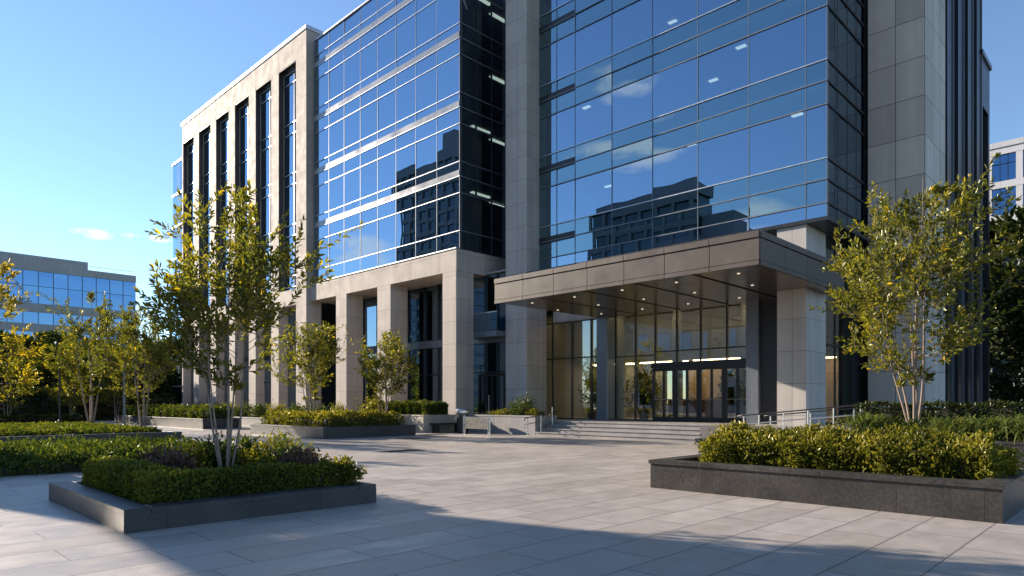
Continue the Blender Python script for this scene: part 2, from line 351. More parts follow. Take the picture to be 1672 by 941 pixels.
def tree(label, loc, H, spread, seed, nstem=4, leaf=.11, mat='leaf_tree', bark='bark', clear=.24, nbr=11, ntw=6, per=12, cat='tree', group=None, name='tree', r0=.045, up=.55, tone_b=0.0):
    rr = random.Random(seed); rn = np.random.default_rng(seed)
    t = thing(name, label, cat, loc, group)
    base = Vector(loc); tb = MB()
    P = []; D = []; T = []
    def crown_r(h):            # crown radius at relative height
        if h < clear: return .25
        q = (h-clear)/(1-clear)
        return spread*max(.12, min(1, (q/.22)**.7)*(1-.78*max(0, (q-.42)/.58)**1.2))
    def leaf_run(p0, p1, n):
        d = (p1-p0); ln = d.length; d = d/ln if ln > 1e-6 else Vector((0,0,1))
        n = max(2, min(int(n*1.5), int(n*ln/(spread*.22)+.5)))
        for k in range(n):
            q = (k+rr.random())/n
            a = rr.random()*6.283
            o = d.cross(Vector((0,0,1)));
            if o.length < 1e-3: o = Vector((1,0,0))
            o.normalize(); w = d.cross(o)
            out = (o*math.cos(a) + w*math.sin(a))
            dirv = d*.75 + out*.75 + Vector((0,0,.15 - .3*rr.random()))
            P.append(tuple(p0 + (p1-p0)*q)); D.append(tuple(dirv))
            T.append(rr.random())
        # terminal leaves
        for k in range(2):
            P.append(tuple(p1)); D.append(tuple(d + Vector((rr.uniform(-.4,.4), rr.uniform(-.4,.4), rr.uniform(-.2,.4))))); T.append(rr.random())
    for s in range(nstem):
        az = 6.283*s/nstem + rr.uniform(-.5,.5)
        top = H*(1.0 if s == 0 else rr.uniform(.62, .92))
        lean = spread*(.08 if s == 0 else .75*(1-top/H)+rr.uniform(.08,.2)) if nstem > 1 else .05
        pts = []; N = 12
        w1, w2 = rr.uniform(-.3,.3), rr.uniform(-.3,.3)
        for i in range(N+1):
            q = i/N
            rad_ = lean*(q**.85) + (.04 if nstem > 1 else 0)
            wob = .05*H*math.sin(q*5+w1*9)*q*(1-q)
            pts.append(base + Vector((math.cos(az)*rad_ + wob*w1*4, math.sin(az)*rad_ + wob*w2*4, top*q)))
        rs = [max(.004, r0*H/5*(1-.93*(i/N)**.8)*(1 if s == 0 else .85)) for i in range(N+1)]
        rs[0] *= 1.25
        tb.tube(pts, rs, 7)
        for bidx in range(nbr):
            h0 = clear*.92; h = h0 + (1-h0-.03)*((bidx+rr.random()*.8)/nbr)**.95
            z = h*H
            if z > top*.985: z = top*rr.uniform(.55,.97); h = z/H
            q = z/top; i = min(int(q*N), N-1); p0 = pts[i].lerp(pts[i+1], q*N-i)
            rc = crown_r(h)
            baz = az + rr.uniform(-2.0, 2.0) if nstem > 1 else rr.random()*6.283
            rise0 = .8*rc*math.tan(min(1.2, up)); rc = crown_r(min(.97, (p0.z-base.z+rise0)/H))
            rt = rc*rr.uniform(.5, 1.05)
            axis = base + Vector((0,0,p0.z-base.z))
            tgt = axis + Vector((math.cos(baz)*rt, math.sin(baz)*rt, 0))
            hd = (tgt-p0); hd.z = 0
            rise = max(hd.length, .25*rc)*math.tan(min(1.25, up+rr.uniform(-.15,.25)+.3*h))
            ex = rr.choice((.95, 1.0, 1.1, 1.3))
            tgt = Vector((p0.x+hd.x*ex, p0.y+hd.y*ex, min(p0.z+rise, base.z+H*rr.uniform(.93,1.0)) if h < .9 else min(p0.z+rise*.5, base.z+H*1.02)))
            if h > .75: tgt = p0.lerp(tgt, min(1.0, .55*rc/max(.01, hd.length)+.35))
            ln = (tgt-p0).length
            bp = [p0]
            for k in range(1, 6):
                q_ = k/5
                w_ = p0.lerp(tgt, q_); w_.z -= .12*ln*math.sin(q_*3.14159)*(.6)
                bp.append(w_ + Vector((rr.uniform(-.02,.02), rr.uniform(-.02,.02), rr.uniform(-.02,.02)))*ln)
            br = max(.004, .30*rs[i]+.003)
            tb.tube(bp, [br*(1-.8*k/5) for k in range(6)], 5)
            leaf_run(bp[2], bp[4], per); leaf_run(bp[4], bp[5], per)
            for tw in range(ntw):
                q2 = rr.uniform(.22, .98); j = min(int(q2*5), 4); tp = bp[j].lerp(bp[j+1], q2*5-j)
                dd = (bp[j+1]-bp[j]).normalized()
                sd = dd.cross(Vector((rr.uniform(-1,1), rr.uniform(-1,1), rr.uniform(-.5,1)))).normalized()
                td = (dd*.75 + sd*rr.uniform(.5,1.0) + Vector((0,0,.25))).normalized()
                tl = ln*rr.uniform(.22,.42)
                te = tp + td*tl + Vector((0,0,.04*tl)); tm = tp + td*tl*.5
                tb.tube([tp, tm, te], [br*.4, br*.3, .002], 3, cap=False)
                leaf_run(tp.lerp(te,.2), te, per)
    tb.build('trunk', M[bark], t, smooth=True)
    P = np.array(P); D = np.array(D); T = np.array(T)
    n = len(P); Nn = unit(rn.normal(size=(n,3))*.75 + np.array([0,0,.9]))
    L = leaf*rn.uniform(.65,1.25,n); W = L*rn.uniform(.30,.42,n)
    # clumps of paler / yellower leaves
    cl = np.sin(P[:,0]*2.3+seed)*np.sin(P[:,1]*2.1+1.3*seed)*np.sin(P[:,2]*1.9+.7)
    tone = np.clip(.40 + .30*cl + (T-.5)*.6 + tone_b, 0, .93)
    tone = np.where(rn.random(n) < .03, 1.0, tone)
    leaves('crown', P, D, Nn, L, W, tone, M[mat], t)
    return t

def lumpy_box(x0, x1, y0, y1, z0, z1, seed, amp=.05, step=.18):
    """a subdivided, noise-displaced box: the woody inside of a hedge"""
    mb = MB(); r = random.Random(seed)
    nx = max(2, int((x1-x0)/step)); ny = max(2, int((y1-y0)/step))
    jit = lambda: r.uniform(-amp, amp)
    top = {}
    for i in range(nx+1):
        for j in range(ny+1):
            x = x0+(x1-x0)*i/nx; y = y0+(y1-y0)*j/ny
            top[i,j] = len(mb.v); mb.v.append((x+jit(), y+jit(), z1+jit()))
    for i in range(nx):
        for j in range(ny): mb.f.append((top[i,j], top[i+1,j], top[i+1,j+1], top[i,j+1]))
    bot = {}
    edge = [(i,0) for i in range(nx)]+[(nx,j) for j in range(ny)]+[(i,ny) for i in range(nx,0,-1)]+[(0,j) for j in range(ny,0,-1)]
    for (i,j) in edge:
        x = x0+(x1-x0)*i/nx; y = y0+(y1-y0)*j/ny
        bot[i,j] = len(mb.v); mb.v.append((x, y, z0))
    for a, b_ in zip(edge, edge[1:]+edge[:1]): mb.f.append((bot[a], bot[b_], top[b_], top[a]))
    return mb

def hedge(label, boxes, mat, n, leaf, seed, spiky=0.0, group=None, cat='hedge', name='hedge', wav=.04, lean=.0, ragged=.05):
    """clipped hedge made of leaves spread in a shell round one or more boxes (x0,x1,y0,y1,z0,z1)"""
    rn = np.random.default_rng(seed)
    x0,x1,y0,y1,z0,z1 = boxes[0]
    t = thing(name, label, cat, ((x0+x1)/2, (y0+y1)/2, z0), group)
    P = []; Nrm = []
    areas = []
    for b in boxes:
        a,b2,c,d,e,f = b; areas.append((b2-a)*(d-c) + 2*(f-e)*((b2-a)+(d-c)))
    for b, ar in zip(boxes, areas):
        a,b2,c,d,e,f = b
        k = int(n*ar/sum(areas)); w = np.array([(b2-a)*(d-c)*1.25, (f-e)*(b2-a), (f-e)*(b2-a), (f-e)*(d-c), (f-e)*(d-c)]); w = w/w.sum()
        face = rn.choice(5, k, p=w)
        u = rn.random(k); v = rn.random(k); dep = rn.exponential(.035, k)
        dep = np.minimum(dep, .13) - ragged*rn.random(k)*rn.random(k)*1.5
        x = a+(b2-a)*u; y = c+(d-c)*v; z = np.full(k, f)
        nx = np.zeros(k); ny = np.zeros(k); nz = np.zeros(k)
        m = face == 0; nz[m] = 1
        m = face == 1; y[m] = c; z[m] = e+(f-e)*v[m]; ny[m] = -1
        m = face == 2; y[m] = d; z[m] = e+(f-e)*v[m]; ny[m] = 1
        m = face == 3; x[m] = a; z[m] = e+(f-e)*u[m]; nx[m] = -1
        m = face == 4; x[m] = b2; z[m] = e+(f-e)*u[m]; nx[m] = 1
        N_ = np.stack([nx,ny,nz],1)
        wave = wav*(np.sin(x*4.1+seed)+np.sin(y*4.7+2*seed)+.7*np.sin((x+y)*9.3+seed)+.5*np.sin((x-y)*15+z*9))
        p = np.stack([x,y,z],1) + N_*(wave-dep)[:,None]
        # rounded edges
        cx, cy = (a+b2)/2, (c+d)/2
        hh = np.clip((p[:,2]-e)/(f-e), 0, 1.3)
        sh = np.clip((hh-.72)/.4, 0, 1)**2*.09
        p[:,0] -= np.sign(p[:,0]-cx)*np.minimum(np.abs(p[:,0]-cx), sh); p[:,1] -= np.sign(p[:,1]-cy)*np.minimum(np.abs(p[:,1]-cy), sh)
        p[:,2] = np.maximum(p[:,2], e+.02)
        P.append(p); Nrm.append(N_)
    P = np.concatenate(P); Nrm = np.concatenate(Nrm); k = len(P)
    D = Nrm*.55 + rn.normal(size=(k,3))*.65 + np.array([0,0,.35])
    Nn = unit(rn.normal(size=(k,3))*.7 + Nrm*.8 + np.array([0,0,.4]))
    L = leaf*rn.uniform(.6,1.3,k); W = L*rn.uniform(.42,.62,k)
    cl = np.sin(P[:,0]*3.1+seed)*np.sin(P[:,1]*2.7+.4*seed)
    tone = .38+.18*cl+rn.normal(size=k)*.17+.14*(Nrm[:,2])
    if spiky:
        ks = int(spiky); PP=[]; DD=[]
        for i in range(ks):
            b = boxes[rn.integers(len(boxes))]; a,b2,c,d,e,f = b
            px, py = rn.uniform(a+.05,b2-.05), rn.uniform(c+.04,d-.04); hgt = rn.uniform(.06,.24); ln = rn.normal(size=2)*.12
            for q in np.linspace(.0,1,9):
                an = rn.random()*6.28
                PP.append((px+ln[0]*q*hgt*3, py+ln[1]*q*hgt*3, f-.06+hgt*q)); DD.append((math.cos(an)*.7+ln[0], math.sin(an)*.7+ln[1], .9))
        PP = np.array(PP); DD = np.array(DD); kk = len(PP)
        P = np.concatenate([P,PP]); D = np.concatenate([D,DD]); Nn = np.concatenate([Nn, unit(rn.normal(size=(kk,3))+np.array([0,0,.3]))])
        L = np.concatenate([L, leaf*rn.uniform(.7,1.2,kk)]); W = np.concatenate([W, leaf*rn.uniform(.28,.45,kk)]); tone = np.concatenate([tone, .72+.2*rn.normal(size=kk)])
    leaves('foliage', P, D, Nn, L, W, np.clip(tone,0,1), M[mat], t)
    core = MB()
    for i, b in enumerate(boxes):
        a,b2,c,d,e,f = b; ins = min(.12, (b2-a)*.25, (d-c)*.25)
        lb = lumpy_box(a+ins,b2-ins,c+ins,d-ins,e,f-.12,seed+i); o = len(core.v)
        core.v += lb.v; core.f += [tuple(o+q for q in fc) for fc in lb.f]
    core.build('branches', M['twig'], t)
    return t

def shrub(label, loc, rx, ry, rz, mat, n, leaf, seed, group=None, name='shrub', cat='shrub', airy=.35, tone_b=0.0):
    rn = np.random.default_rng(seed); t = thing(name, label, cat, loc, group)
    nb = 26; P=[]; D=[]; base = np.array(loc); tb = MB()
    per = n//nb
    for i in range(nb):
        az = rn.random()*6.283; el = rn.uniform(.15,1.45); d = np.array([math.cos(az)*math.cos(el)*rx, math.sin(az)*math.cos(el)*ry, math.sin(el)*rz*rn.uniform(.75,1.12)])
        d *= rn.uniform(.8,1.12)
        tb.tube([tuple(base), tuple(base+d*.5+np.array([0,0,.05])), tuple(base+d)], [.012,.007,.003], 4)
        q = rn.uniform(.30,1.0,per)**.7
        p = base + d[None,:]*q[:,None] + rn.normal(size=(per,3))*airy*np.array([rx,ry,rz])[None,:]*.42
        P.append(p); D.append(np.tile(d/np.linalg.norm(d), (per,1)) + rn.normal(size=(per,3))*.65 + np.array([0,0,.2]))
    P = np.concatenate(P); D = np.concatenate(D); k = len(P)
    P[:,2] = np.maximum(P[:,2], loc[2]+.01)
    Nn = unit(rn.normal(size=(k,3))*.8 + np.array([0,0,.8])); L = leaf*rn.uniform(.6,1.3,k); W = L*rn.uniform(.36,.52,k)
    tone = np.clip(.42+.2*rn.normal(size=k)+.12*np.sin(P[:,0]*6+seed)+tone_b, 0, 1)
    leaves('foliage', P, D, Nn, L, W, tone, M[mat], t); tb.build('stems', M['twig'], t)
    return t

def blades(label, loc, r, h, nb, seed, mat='leaf_blade', width=.035, group=None):
    rn = np.random.default_rng(seed); t = thing('strap_leaf_plant', label, 'plant', loc, group)
    off = np.array(loc); V=[]; F=[]; T=[]
    for i in range(nb):
        az = rn.random()*6.283; out = r*rn.uniform(.3,1.1); hh = h*rn.uniform(.6,1.15); w = width*rn.uniform(.6,1.2)
        sx, sy = -math.sin(az), math.cos(az); b0 = np.array([rn.normal()*r*.28, rn.normal()*r*.28, 0]); K=6; n0=len(V); tw = rn.uniform(-.5,.5)
        for k in range(K+1):
            q = k/K; x = out*q**1.3; z = hh*(1-(1-q)**1.8) - .45*out*q**3
            ww = w*(math.sin(math.pi*min(1,.12+q*.88))**.8)*.5+.001
            c = b0+np.array([math.cos(az)*x, math.sin(az)*x, z])
            s = np.array([sx, sy, tw*.3]); V.append(c+s*ww); V.append(c-s*ww)
        tn = rn.random()
        for k in range(K): F.append((n0+2*k,n0+2*k+1,n0+2*k+3,n0+2*k+2)); T.append(tn)
    me = bpy.data.meshes.new('foliage'); me.from_pydata([tuple(v) for v in V], [], F); me.materials.append(M[mat])
    at = me.attributes.new('tone','FLOAT','FACE'); at.data.foreach_set('value', np.array(T, dtype=np.float32))
    o = bpy.data.objects.new('foliage', me); C.objects.link(o); o.parent = t
    return t

# ------------------------------------------------------------------ ground
structure(MB().quad((-1500,-1500,-.02),(1500,-1500,-.02),(1500,1500,-.02),(-1500,1500,-.02)).build('ground', M['grass']))
structure(MB().quad((-66,-45,0),(25,-45,0),(25,60,0),(-66,60,0)).build('plaza', M['pave']))
structure(MB().quad((-120,-45,-.008),(-66,-45,-.008),(-66,120,-.008),(-120,120,-.008)).build('road', M['asphalt']))
PZ = .66
mbs = MB()
for k, y in enumerate((23.5, 23.88, 24.26)):
    z1 = .165*(k+1); mbs.box(-21.5,-13.1,y+.035,y+.38+.03,0,z1-.045).box(-21.5,-13.1,y,y+.412,z1-.043,z1,.008)
structure(mbs.build('steps', M['greystone']))
structure(MB().box(-26.4,-13.105,24.61,24.66,PZ-.045,PZ+.003,.008).build('terrace_nosing', M['greystone']))
structure(MB().box(-26.4,-13.1,24.64,28.7,.003,PZ,.012).box(-13.097,-3,24.1,31.2,.003,PZ-.003,.012).box(-26.4,-13.1,28.7,31.2,.003,PZ-.002).build('terrace', M['greystone']))
MB_CHEEK = MB().box(-13.1,-3,23.9,24.097,.003,PZ+.004,.008)
structure(MB_CHEEK.build('terrace_edge', M['greydark']))
mb = MB(); n = 0
mb.v += [(-11.6,22.3,.004),(-11.6,23.89,.004),(-5.2,23.89,.65),(-5.2,22.3,.65),(-5.2,22.3,0),(-5.2,23.89,0)]
mb.f += [(0,3,2,1),(0,4,3),(1,2,5),(3,4,5,2)]
structure(mb.build('ramp', M['beige']))

# ------------------------------------------------------------------ the office building
B = thing('office_building', 'large limestone and blue glass office building with a wide bronze entrance canopy', 'building', (-35, 30, 0))
def part(mb, name, mat, parent=B, **k): return mb.build(name, M[mat], parent, **k)

def panes(mb, axis, c, u0, u1, zs, rnd, tilt=.004, flip=1):
    for z0, z1 in zip(zs, zs[1:]):
        j = [rnd.uniform(-tilt, tilt) for _ in range(3)]
        o = [c+j[0], c+j[1], c+j[2], c+j[2]+j[0]-j[1]]
        if axis == 'y': mb.quad((u0,o[0],z0),(u1,o[1],z0),(u1,o[2],z1),(u0,o[3],z1))
        else: mb.quad((o[0],u0,z0),(o[1],u1,z0),(o[2],u1,z1),(o[3],u0,z1))

A0, FH, D1, D2 = 11.05, 3.82, .82, 1.73     # floor lines of the curtain wall: A, A-.82 and A-1.73
# ---- left glass mass
YL = 24.25; XL0, XL1 = -43.6, -27.83
us = [XL0 + (XL1-XL0)*i/8 for i in range(9)]
zf = [10.05, A0, A0+FH-D2, A0+FH-D1, A0+FH]
floors = [[10.07, A0]] + [[A0+FH*k, A0+FH*(k+1)-D2, A0+FH*(k+1)-D1, A0+FH*(k+1)] for k in range(4)] + [[A0+FH*4, 27.4]]
rg = random.Random(3)
for fl in floors:
    for u0, u1 in zip(us, us[1:]):
        m_ = MB(); panes(m_, 'y', YL, u0+.01, u1-.01, fl, rg, .009); part(m_, 'window', 'glass_l')
for k, u in enumerate(us):
    part(MB().box(u-.011, u+.011, YL-.02, YL+.12, 10.06, 27.4), 'mullion', 'mullion')
for k in range(5):
    zA = A0+FH*k
    for z in ([zA] if k == 0 else [zA, zA-D1, zA-D2]):
        part(MB().box(XL0, XL1+.04, YL-.05, YL-.032, z-.017, z+.017), 'transom', 'alu')
    if k:
        part(MB().box(XL0, XL1-.02, YL-.030, YL-.006, zA-D1+.032, zA-D1+.36), 'spandrel_panel', 'spandrel')
part(MB().box(XL0-.02, XL1+.05, YL-.09, YL+.3, 27.4, 27.52), 'roof_coping', 'alu')
part(MB().box(XL0, XL1, YL+.02, YL+.06, 26.4, 27.38), 'spandrel_panel', 'spandrel')
# side return of the left mass
ys = [YL+.05, YL+1.25, YL+2.45, YL+3.6]
for fl in floors:
    for u0, u1 in zip(ys, ys[1:]):
        m_ = MB(); panes(m_, 'x', XL1, u0+.015, u1-.015, fl, rg); part(m_, 'side_window', 'glass_m')
for y in ys: part(MB().box(XL1-.1, XL1+.03, y-.018, y+.018, 10.06, 27.4), 'side_mullion', 'darkalu')
for k in range(5):
    zA = A0+FH*k
    for z in ([zA] if k == 0 else [zA, zA-D1, zA-D2]):
        part(MB().box(XL1+.032, XL1+.06, YL-.03, ys[-1], z-.03, z+.03), 'side_transom', 'mullion')
# ---- limestone frame to the left
YB = 23.75; XB0, XB1 = -68.0, -43.9; ZT = 28.3
slots = [(-48.1+(-3.93)*i, -45.4+(-3.93)*i) for i in range(6)]
edges = [XB1] + [e for s in slots for e in (s[1], s[0])] + [XB0]
for i in range(0, len(edges), 2):
    part(MB().box(edges[i+1], edges[i], YB, YB+1.2, 0, ZT), 'stone_pier', 'lime')
for (s0, s1) in slots:
    part(MB().box(s0, s1, YB+.003, YB+1.2, 26.6, ZT), 'top_panel', 'lime')
    part(MB().box(s0, s1, YB+.003, YB+1.2, 8.75, 9.9), 'spandrel_beam', 'lime')
    w = MB(); fr = MB()
    zs = [9.92]+[z for k in range(5) for z in (A0+FH*k-D1, A0+FH*k) if 10 < z < 26.5]+[26.6]
    panes(w, 'y', YB+.44, s0, (s0+s1)/2, zs, rg); panes(w, 'y', YB+.44, (s0+s1)/2, s1, zs, rg)
    wo = part(w, 'slot_window', 'glass_l')
    part(MB().box(s0+.002, s0+.05, YB+.02, YB+.36, 9.92, 26.59), 'jamb_shade_strip', 'darkclad')  # dark strip standing in for the shade on the slot's left reveal
    part(MB().box(s0+.052, s1-.002, YB+.02, YB+.36, 26.55, 26.59), 'head_shade_strip', 'darkclad')  # same dark stand-in for shade along the slot head
    for z in zs: MB().box(s0, s1, YB+.37, YB+.43, z-.03, z+.03).build('transom_bar', M['alu'], wo)
    MB().box((s0+s1)/2+.35, (s0+s1)/2+.39, YB+.36, YB+.425, 9.9, 26.6).build('mullion_bar', M['mullion'], wo)
    w = MB(); zs = [0.1, 3.2, 5.2, 8.75]
    panes(w, 'y', YB+.75, s0, (s0+s1)/2, zs, rg); panes(w, 'y', YB+.75, (s0+s1)/2, s1, zs, rg)
    wo = part(w, 'ground_window', 'glass_m')
    MB().box((s0+s1)/2-.03, (s0+s1)/2+.03, YB+.66, YB+.74, .1, 8.75).box(s0, s1, YB+.66, YB+.74, 3.17, 3.23).box(s0, s1, YB+.66, YB+.74, 5.0, 5.4).build('frame', M['darkalu'], wo)
part(MB().box(XB0-.06, XB1+.06, YB-.06, YB+2.6, ZT, ZT+.28), 'roof_coping', 'alu')
part(MB().box(XB1-.9, XB1-.003, YB+1.2, YB+4.5, 9.95, ZT-.004), 'stone_return', 'lime')
# ---- far glass wing beyond
us2 = [-73.0, -71.4, -69.8, -68.03]
for z0 in np.arange(0, 26, 3.25):
    for u0, u1 in zip(us2, us2[1:]):
        m_ = MB(); panes(m_, 'y', 24.6, u0+.02, u1-.02, [z0+.05, z0+1.0, z0+3.2], rg); part(m_, 'wing_window', 'glass_l')
    part(MB().box(-73.05, -68.03, 24.5, 24.58, z0+3.15, z0+3.3), 'wing_transom', 'alu')
part(MB().box(-73.05, -68.03, 24.9, 40, 0, 25.9), 'wing_interior', 'interior')
# ---- colonnade
YC = 24.0
part(MB().box(XB1+.002, XL1, YC, YC+2.1, 8.82, 10.03), 'colonnade_beam', 'lime')
part(MB().box(XB1+.002, XL1+.03, YC-.05, YL-.004, 10.033, 10.09), 'beam_sill', 'alu')
part(MB().box(XL1-1.0, XL1-.003, YC+2.1, YC+4.3, 8.823, 10.03), 'colonnade_beam', 'lime')
for x0, x1 in ((-29.0,-27.85),(-35.4,-34.0),(-40.3,-39.0)):
    part(MB().box(x0, x1, YC+.004, YC+1.3, 0, 8.817), 'pillar', 'lime')
part(MB().box(XB1-.02, -26.0, YC+2.1, 26.4, 8.85, 8.95), 'colonnade_ceiling', 'slab')
ge = [-43.9,-42.2,-40.5,-38.7,-36.9,-35.2,-33.5,-32.1,-30.7,-29.3,-27.9,-26.9,-26.0]
for u0, u1 in zip(ge, ge[1:]):
    m_ = MB(); panes(m_, 'y', 26.3, u0, u1, [.1, 3.3, 4.9, 8.85], rg); wo = part(m_, 'colonnade_window', 'glass_m')
    MB().box(u0-.03, u0+.03, 26.18, 26.28, .1, 8.85).box(u0+.03, u1-.03, 26.2, 26.28, 3.26, 3.34).box(u0+.03, u1-.03, 26.22, 26.27, 5.42, 5.47).build('frame', M['darkalu'], wo)
part(MB().box(-43.9, -26.0, 26.1, 26.17, 4.95, 5.4), 'floor_band', 'mullion')
# balcony and side door between pillar and column
bal = part(MB().box(-28.4, -26.02, 25.3, 26.09, 5.2, 5.5), 'balcony', 'mullion')
MB().box(-28.4, -26.02, 25.32, 25.34, 5.52, 6.5).build('balustrade_glass', M['glass_m'], bal)
MB().box(-28.4, -26.02, 25.28, 25.38, 6.5, 6.56).build('handrail', M['steel'], bal)
sd = part(MB().box(-28.25, -28.15, 26.02, 26.18, PZ*0, 3.2).box(-27.2,-27.1,26.02,26.18,0,3.2).box(-26.2,-26.1,26.02,26.18,0,3.2).box(-28.15,-27.2,26.02,26.18,3.05,3.2).box(-27.1,-26.2,26.02,26.18,3.05,3.2), 'side_door', 'darkalu')
MB().tube([(-27.28,25.95,1.0),(-27.28,25.95,2.0)], .02, 6).build('handle', M['steel'], sd)
# ---- stone column between both glass masses
part(MB().box(-26.0, -24.42, 26.0, 27.6, 0, 33), 'stone_column', 'column')
# ---- main glass bay
YM = 27.0; XM1 = -9.4; ZB = 8.52
um = [-24.4, -23.15, -21.9, -19.57, -17.24, -14.9, -12.55, -10.2, XM1]
floors_m = [[ZB, A0-D1, A0]] + [[A0+FH*k, A0+FH*(k+1)-D2, A0+FH*(k+1)-D1, A0+FH*(k+1)] for k in range(6)]
floors_m[0] = [ZB+.02, A0-D2+.0, A0-D1, A0]
for fl in floors_m:
    for u0, u1 in zip(um, um[1:]):
        m_ = MB(); panes(m_, 'y', YM, u0+.01, u1-.01, fl[:2], rg, .009); part(m_, 'bay_window', 'glass_m')
        m_ = MB(); panes(m_, 'y', YM, u0+.01, u1-.01, fl[1:], rg, .009); part(m_, 'spandrel_glass', 'glass_s')
        if rg.random() < .22 and len(fl) == 4 and u1-u0 > 1.5:
            part(MB().box(u0+.08, u1-.08, YM+.13, YM+.15, fl[1]-rg.choice((.5,.8,1.3,1.9)), fl[1]-.02), 'blind', 'slab')
ZMT = A0+FH*6
for u in um[1:]: part(MB().box(u-.014, u+.014, YM-.025, YM+.12, ZB, ZMT), 'bay_mullion', 'mullion')
for k in range(7):
    zA = A0+FH*k
    for z in (zA, zA-D1, zA-D2):
        part(MB().box(um[0]+.05, XM1+.04, YM-.050, YM-.028, z-.022, z+.022), 'bay_transom', 'alu' if z == zA else 'mullion')
    part(MB().box(-24.4, -21.93, YM-.026, YM-.008, zA-D1-.10, zA-D1+.26), 'dark_spandrel', 'darkclad')
    part(MB().box(-21.85, XM1-.03, YM+.03, YM+.06, zA-D1+.03, zA-D1+.14), 'bay_spandrel', 'spandrel_b')
ysm = [YM+.04, 28.15, 29.3, 30.4, 31.46]
for fl in floors_m:
    for u0, u1 in zip(ysm, ysm[1:]):
        m_ = MB(); panes(m_, 'x', XM1, u0+.012, u1-.012, fl, rg); part(m_, 'bay_side_window', 'glass_m')
for k in range(7):
    zA = A0+FH*k
    for z in (zA, zA-D1, zA-D2): part(MB().box(XM1+.01, XM1+.045, YM-.04, ysm[-1], z-.04, z+.04), 'bay_side_transom', 'darkalu')
for y in ysm[1:]: part(MB().box(XM1-.1, XM1+.008, y-.03, y+.03, ZB, ZMT), 'bay_side_mullion', 'darkalu')
# lip under the bay, piers
part(MB().box(-24.4, -9.0, 25.95, 31.4, ZB-.14, ZB-.003), 'bay_lip', 'darkalu')
part(MB().box(-10.95, -9.83, 26.05, 28.1, PZ, ZB-.145), 'stone_pier', 'column')
part(MB().box(-24.4, -11.0, 28.15, 28.35, 6.0, ZB-.145), 'bay_base', 'column')
# lower glazing beside and right of the pier
for u0, u1 in zip([28.12,29.2,30.3],[29.2,30.3,31.47]):
    m_ = MB(); panes(m_, 'x', -9.86, u0, u1, [PZ+.05, 3.9, ZB-.15], rg); wo = part(m_, 'corner_window', 'glass_e')
    MB().box(-9.88,-9.82,u1-.03,u1+.03,PZ,ZB-.15).box(-9.84,-9.8,u0+.03,u1-.03,3.85,3.95).build('frame', M['darkalu'], wo)
# ---- right stone tower, charcoal fins, end wing
part(MB().box(-9.27, -7.1, 31.5, 35.0, 0, 40), 'stone_tower', 'tower')
part(MB().box(-9.0, -7.75, 35.0, 43.1, 0, 34), 'dark_wall', 'darkclad')
for i, y in enumerate((35.5, 37.7, 39.9, 42.1)):
    part(MB().box(-7.75, -7.12, y, y+.95, 0, 34), 'vertical_fin', 'darkclad')
    part(MB().box(-7.2, -7.05, y+.95, y+1.0, 0, 34), 'fin_edge', 'mullion')
    m_ = MB(); panes(m_, 'x', -7.6, y-.9 if i else 35.02, y, [0, 6, 10, 14, 18, 22, 26, 30, 34], rg); part(m_, 'fin_window', 'glass_m')
part(MB().box(-14, -7.1, 43.12, 43.5, 0, 20.2).box(-14, -7.1, 45.1, 45.5, 0, 20.2).box(-14, -7.1, 43.5, 45.1, 17.6, 20.2), 'end_portal', 'darkclad')
part(MB().box(-14, -7.6, 43.5, 45.1, 0, 17.6), 'portal_recess', 'farglass')
part(MB().box(-14, -7.0, 43.05, 45.6, 20.2, 20.45), 'portal_coping', 'mullion')
# ---- interiors: slabs, back walls, ceiling lights, roofs
for k in range(-0, 5):
    z = A0+FH*k-D1
    part(MB().box(-67.5, -28.0, 25.0, 33, z-.28, z+.02), 'floor_slab', 'slab')
for k in range(0, 7):
    z = A0+FH*k-D1
    part(MB().box(-24.3, -9.6, 27.25, 35, z-.25, z+.02), 'bay_floor_slab', 'slab')
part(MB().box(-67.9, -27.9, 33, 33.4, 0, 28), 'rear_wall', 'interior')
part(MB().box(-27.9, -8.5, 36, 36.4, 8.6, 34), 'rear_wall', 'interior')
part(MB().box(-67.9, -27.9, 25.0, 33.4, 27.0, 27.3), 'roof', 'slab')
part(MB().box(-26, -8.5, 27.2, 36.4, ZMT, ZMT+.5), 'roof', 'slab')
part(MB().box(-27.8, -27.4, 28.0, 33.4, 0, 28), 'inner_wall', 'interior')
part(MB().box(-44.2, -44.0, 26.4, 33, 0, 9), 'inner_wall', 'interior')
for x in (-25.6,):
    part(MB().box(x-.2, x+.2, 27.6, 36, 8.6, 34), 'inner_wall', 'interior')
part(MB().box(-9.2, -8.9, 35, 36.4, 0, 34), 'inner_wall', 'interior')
for x in (-41.5,-37.5,-33.5,-30.0): part(MB().box(x-.35, x+.35, 26.9, 27.6, 9.5, 27), 'inner_column', 'slab')
rl = random.Random(21)
for k in range(1, 7):
    z = A0+FH*k-D1-.30
    for x in (-22.5, -18.4, -16.1, -13.7, -11.2):
        if rl.random() < .55:
            y = rl.choice((28.6, 30.6)); part(MB().box(x-.22, x+.22, y, y+.22, z, z+.04), 'ceiling_light', 'light')
for k in range(1, 5):
    z = A0+FH*k-D1-.34
    for (x, y) in ((-28.7,25.9),(-29.3,28.0)):
        if rl.random() < .8: part(MB().box(x-.12, x+.12, y, y+1.5, z, z+.05), 'ceiling_light', 'light')
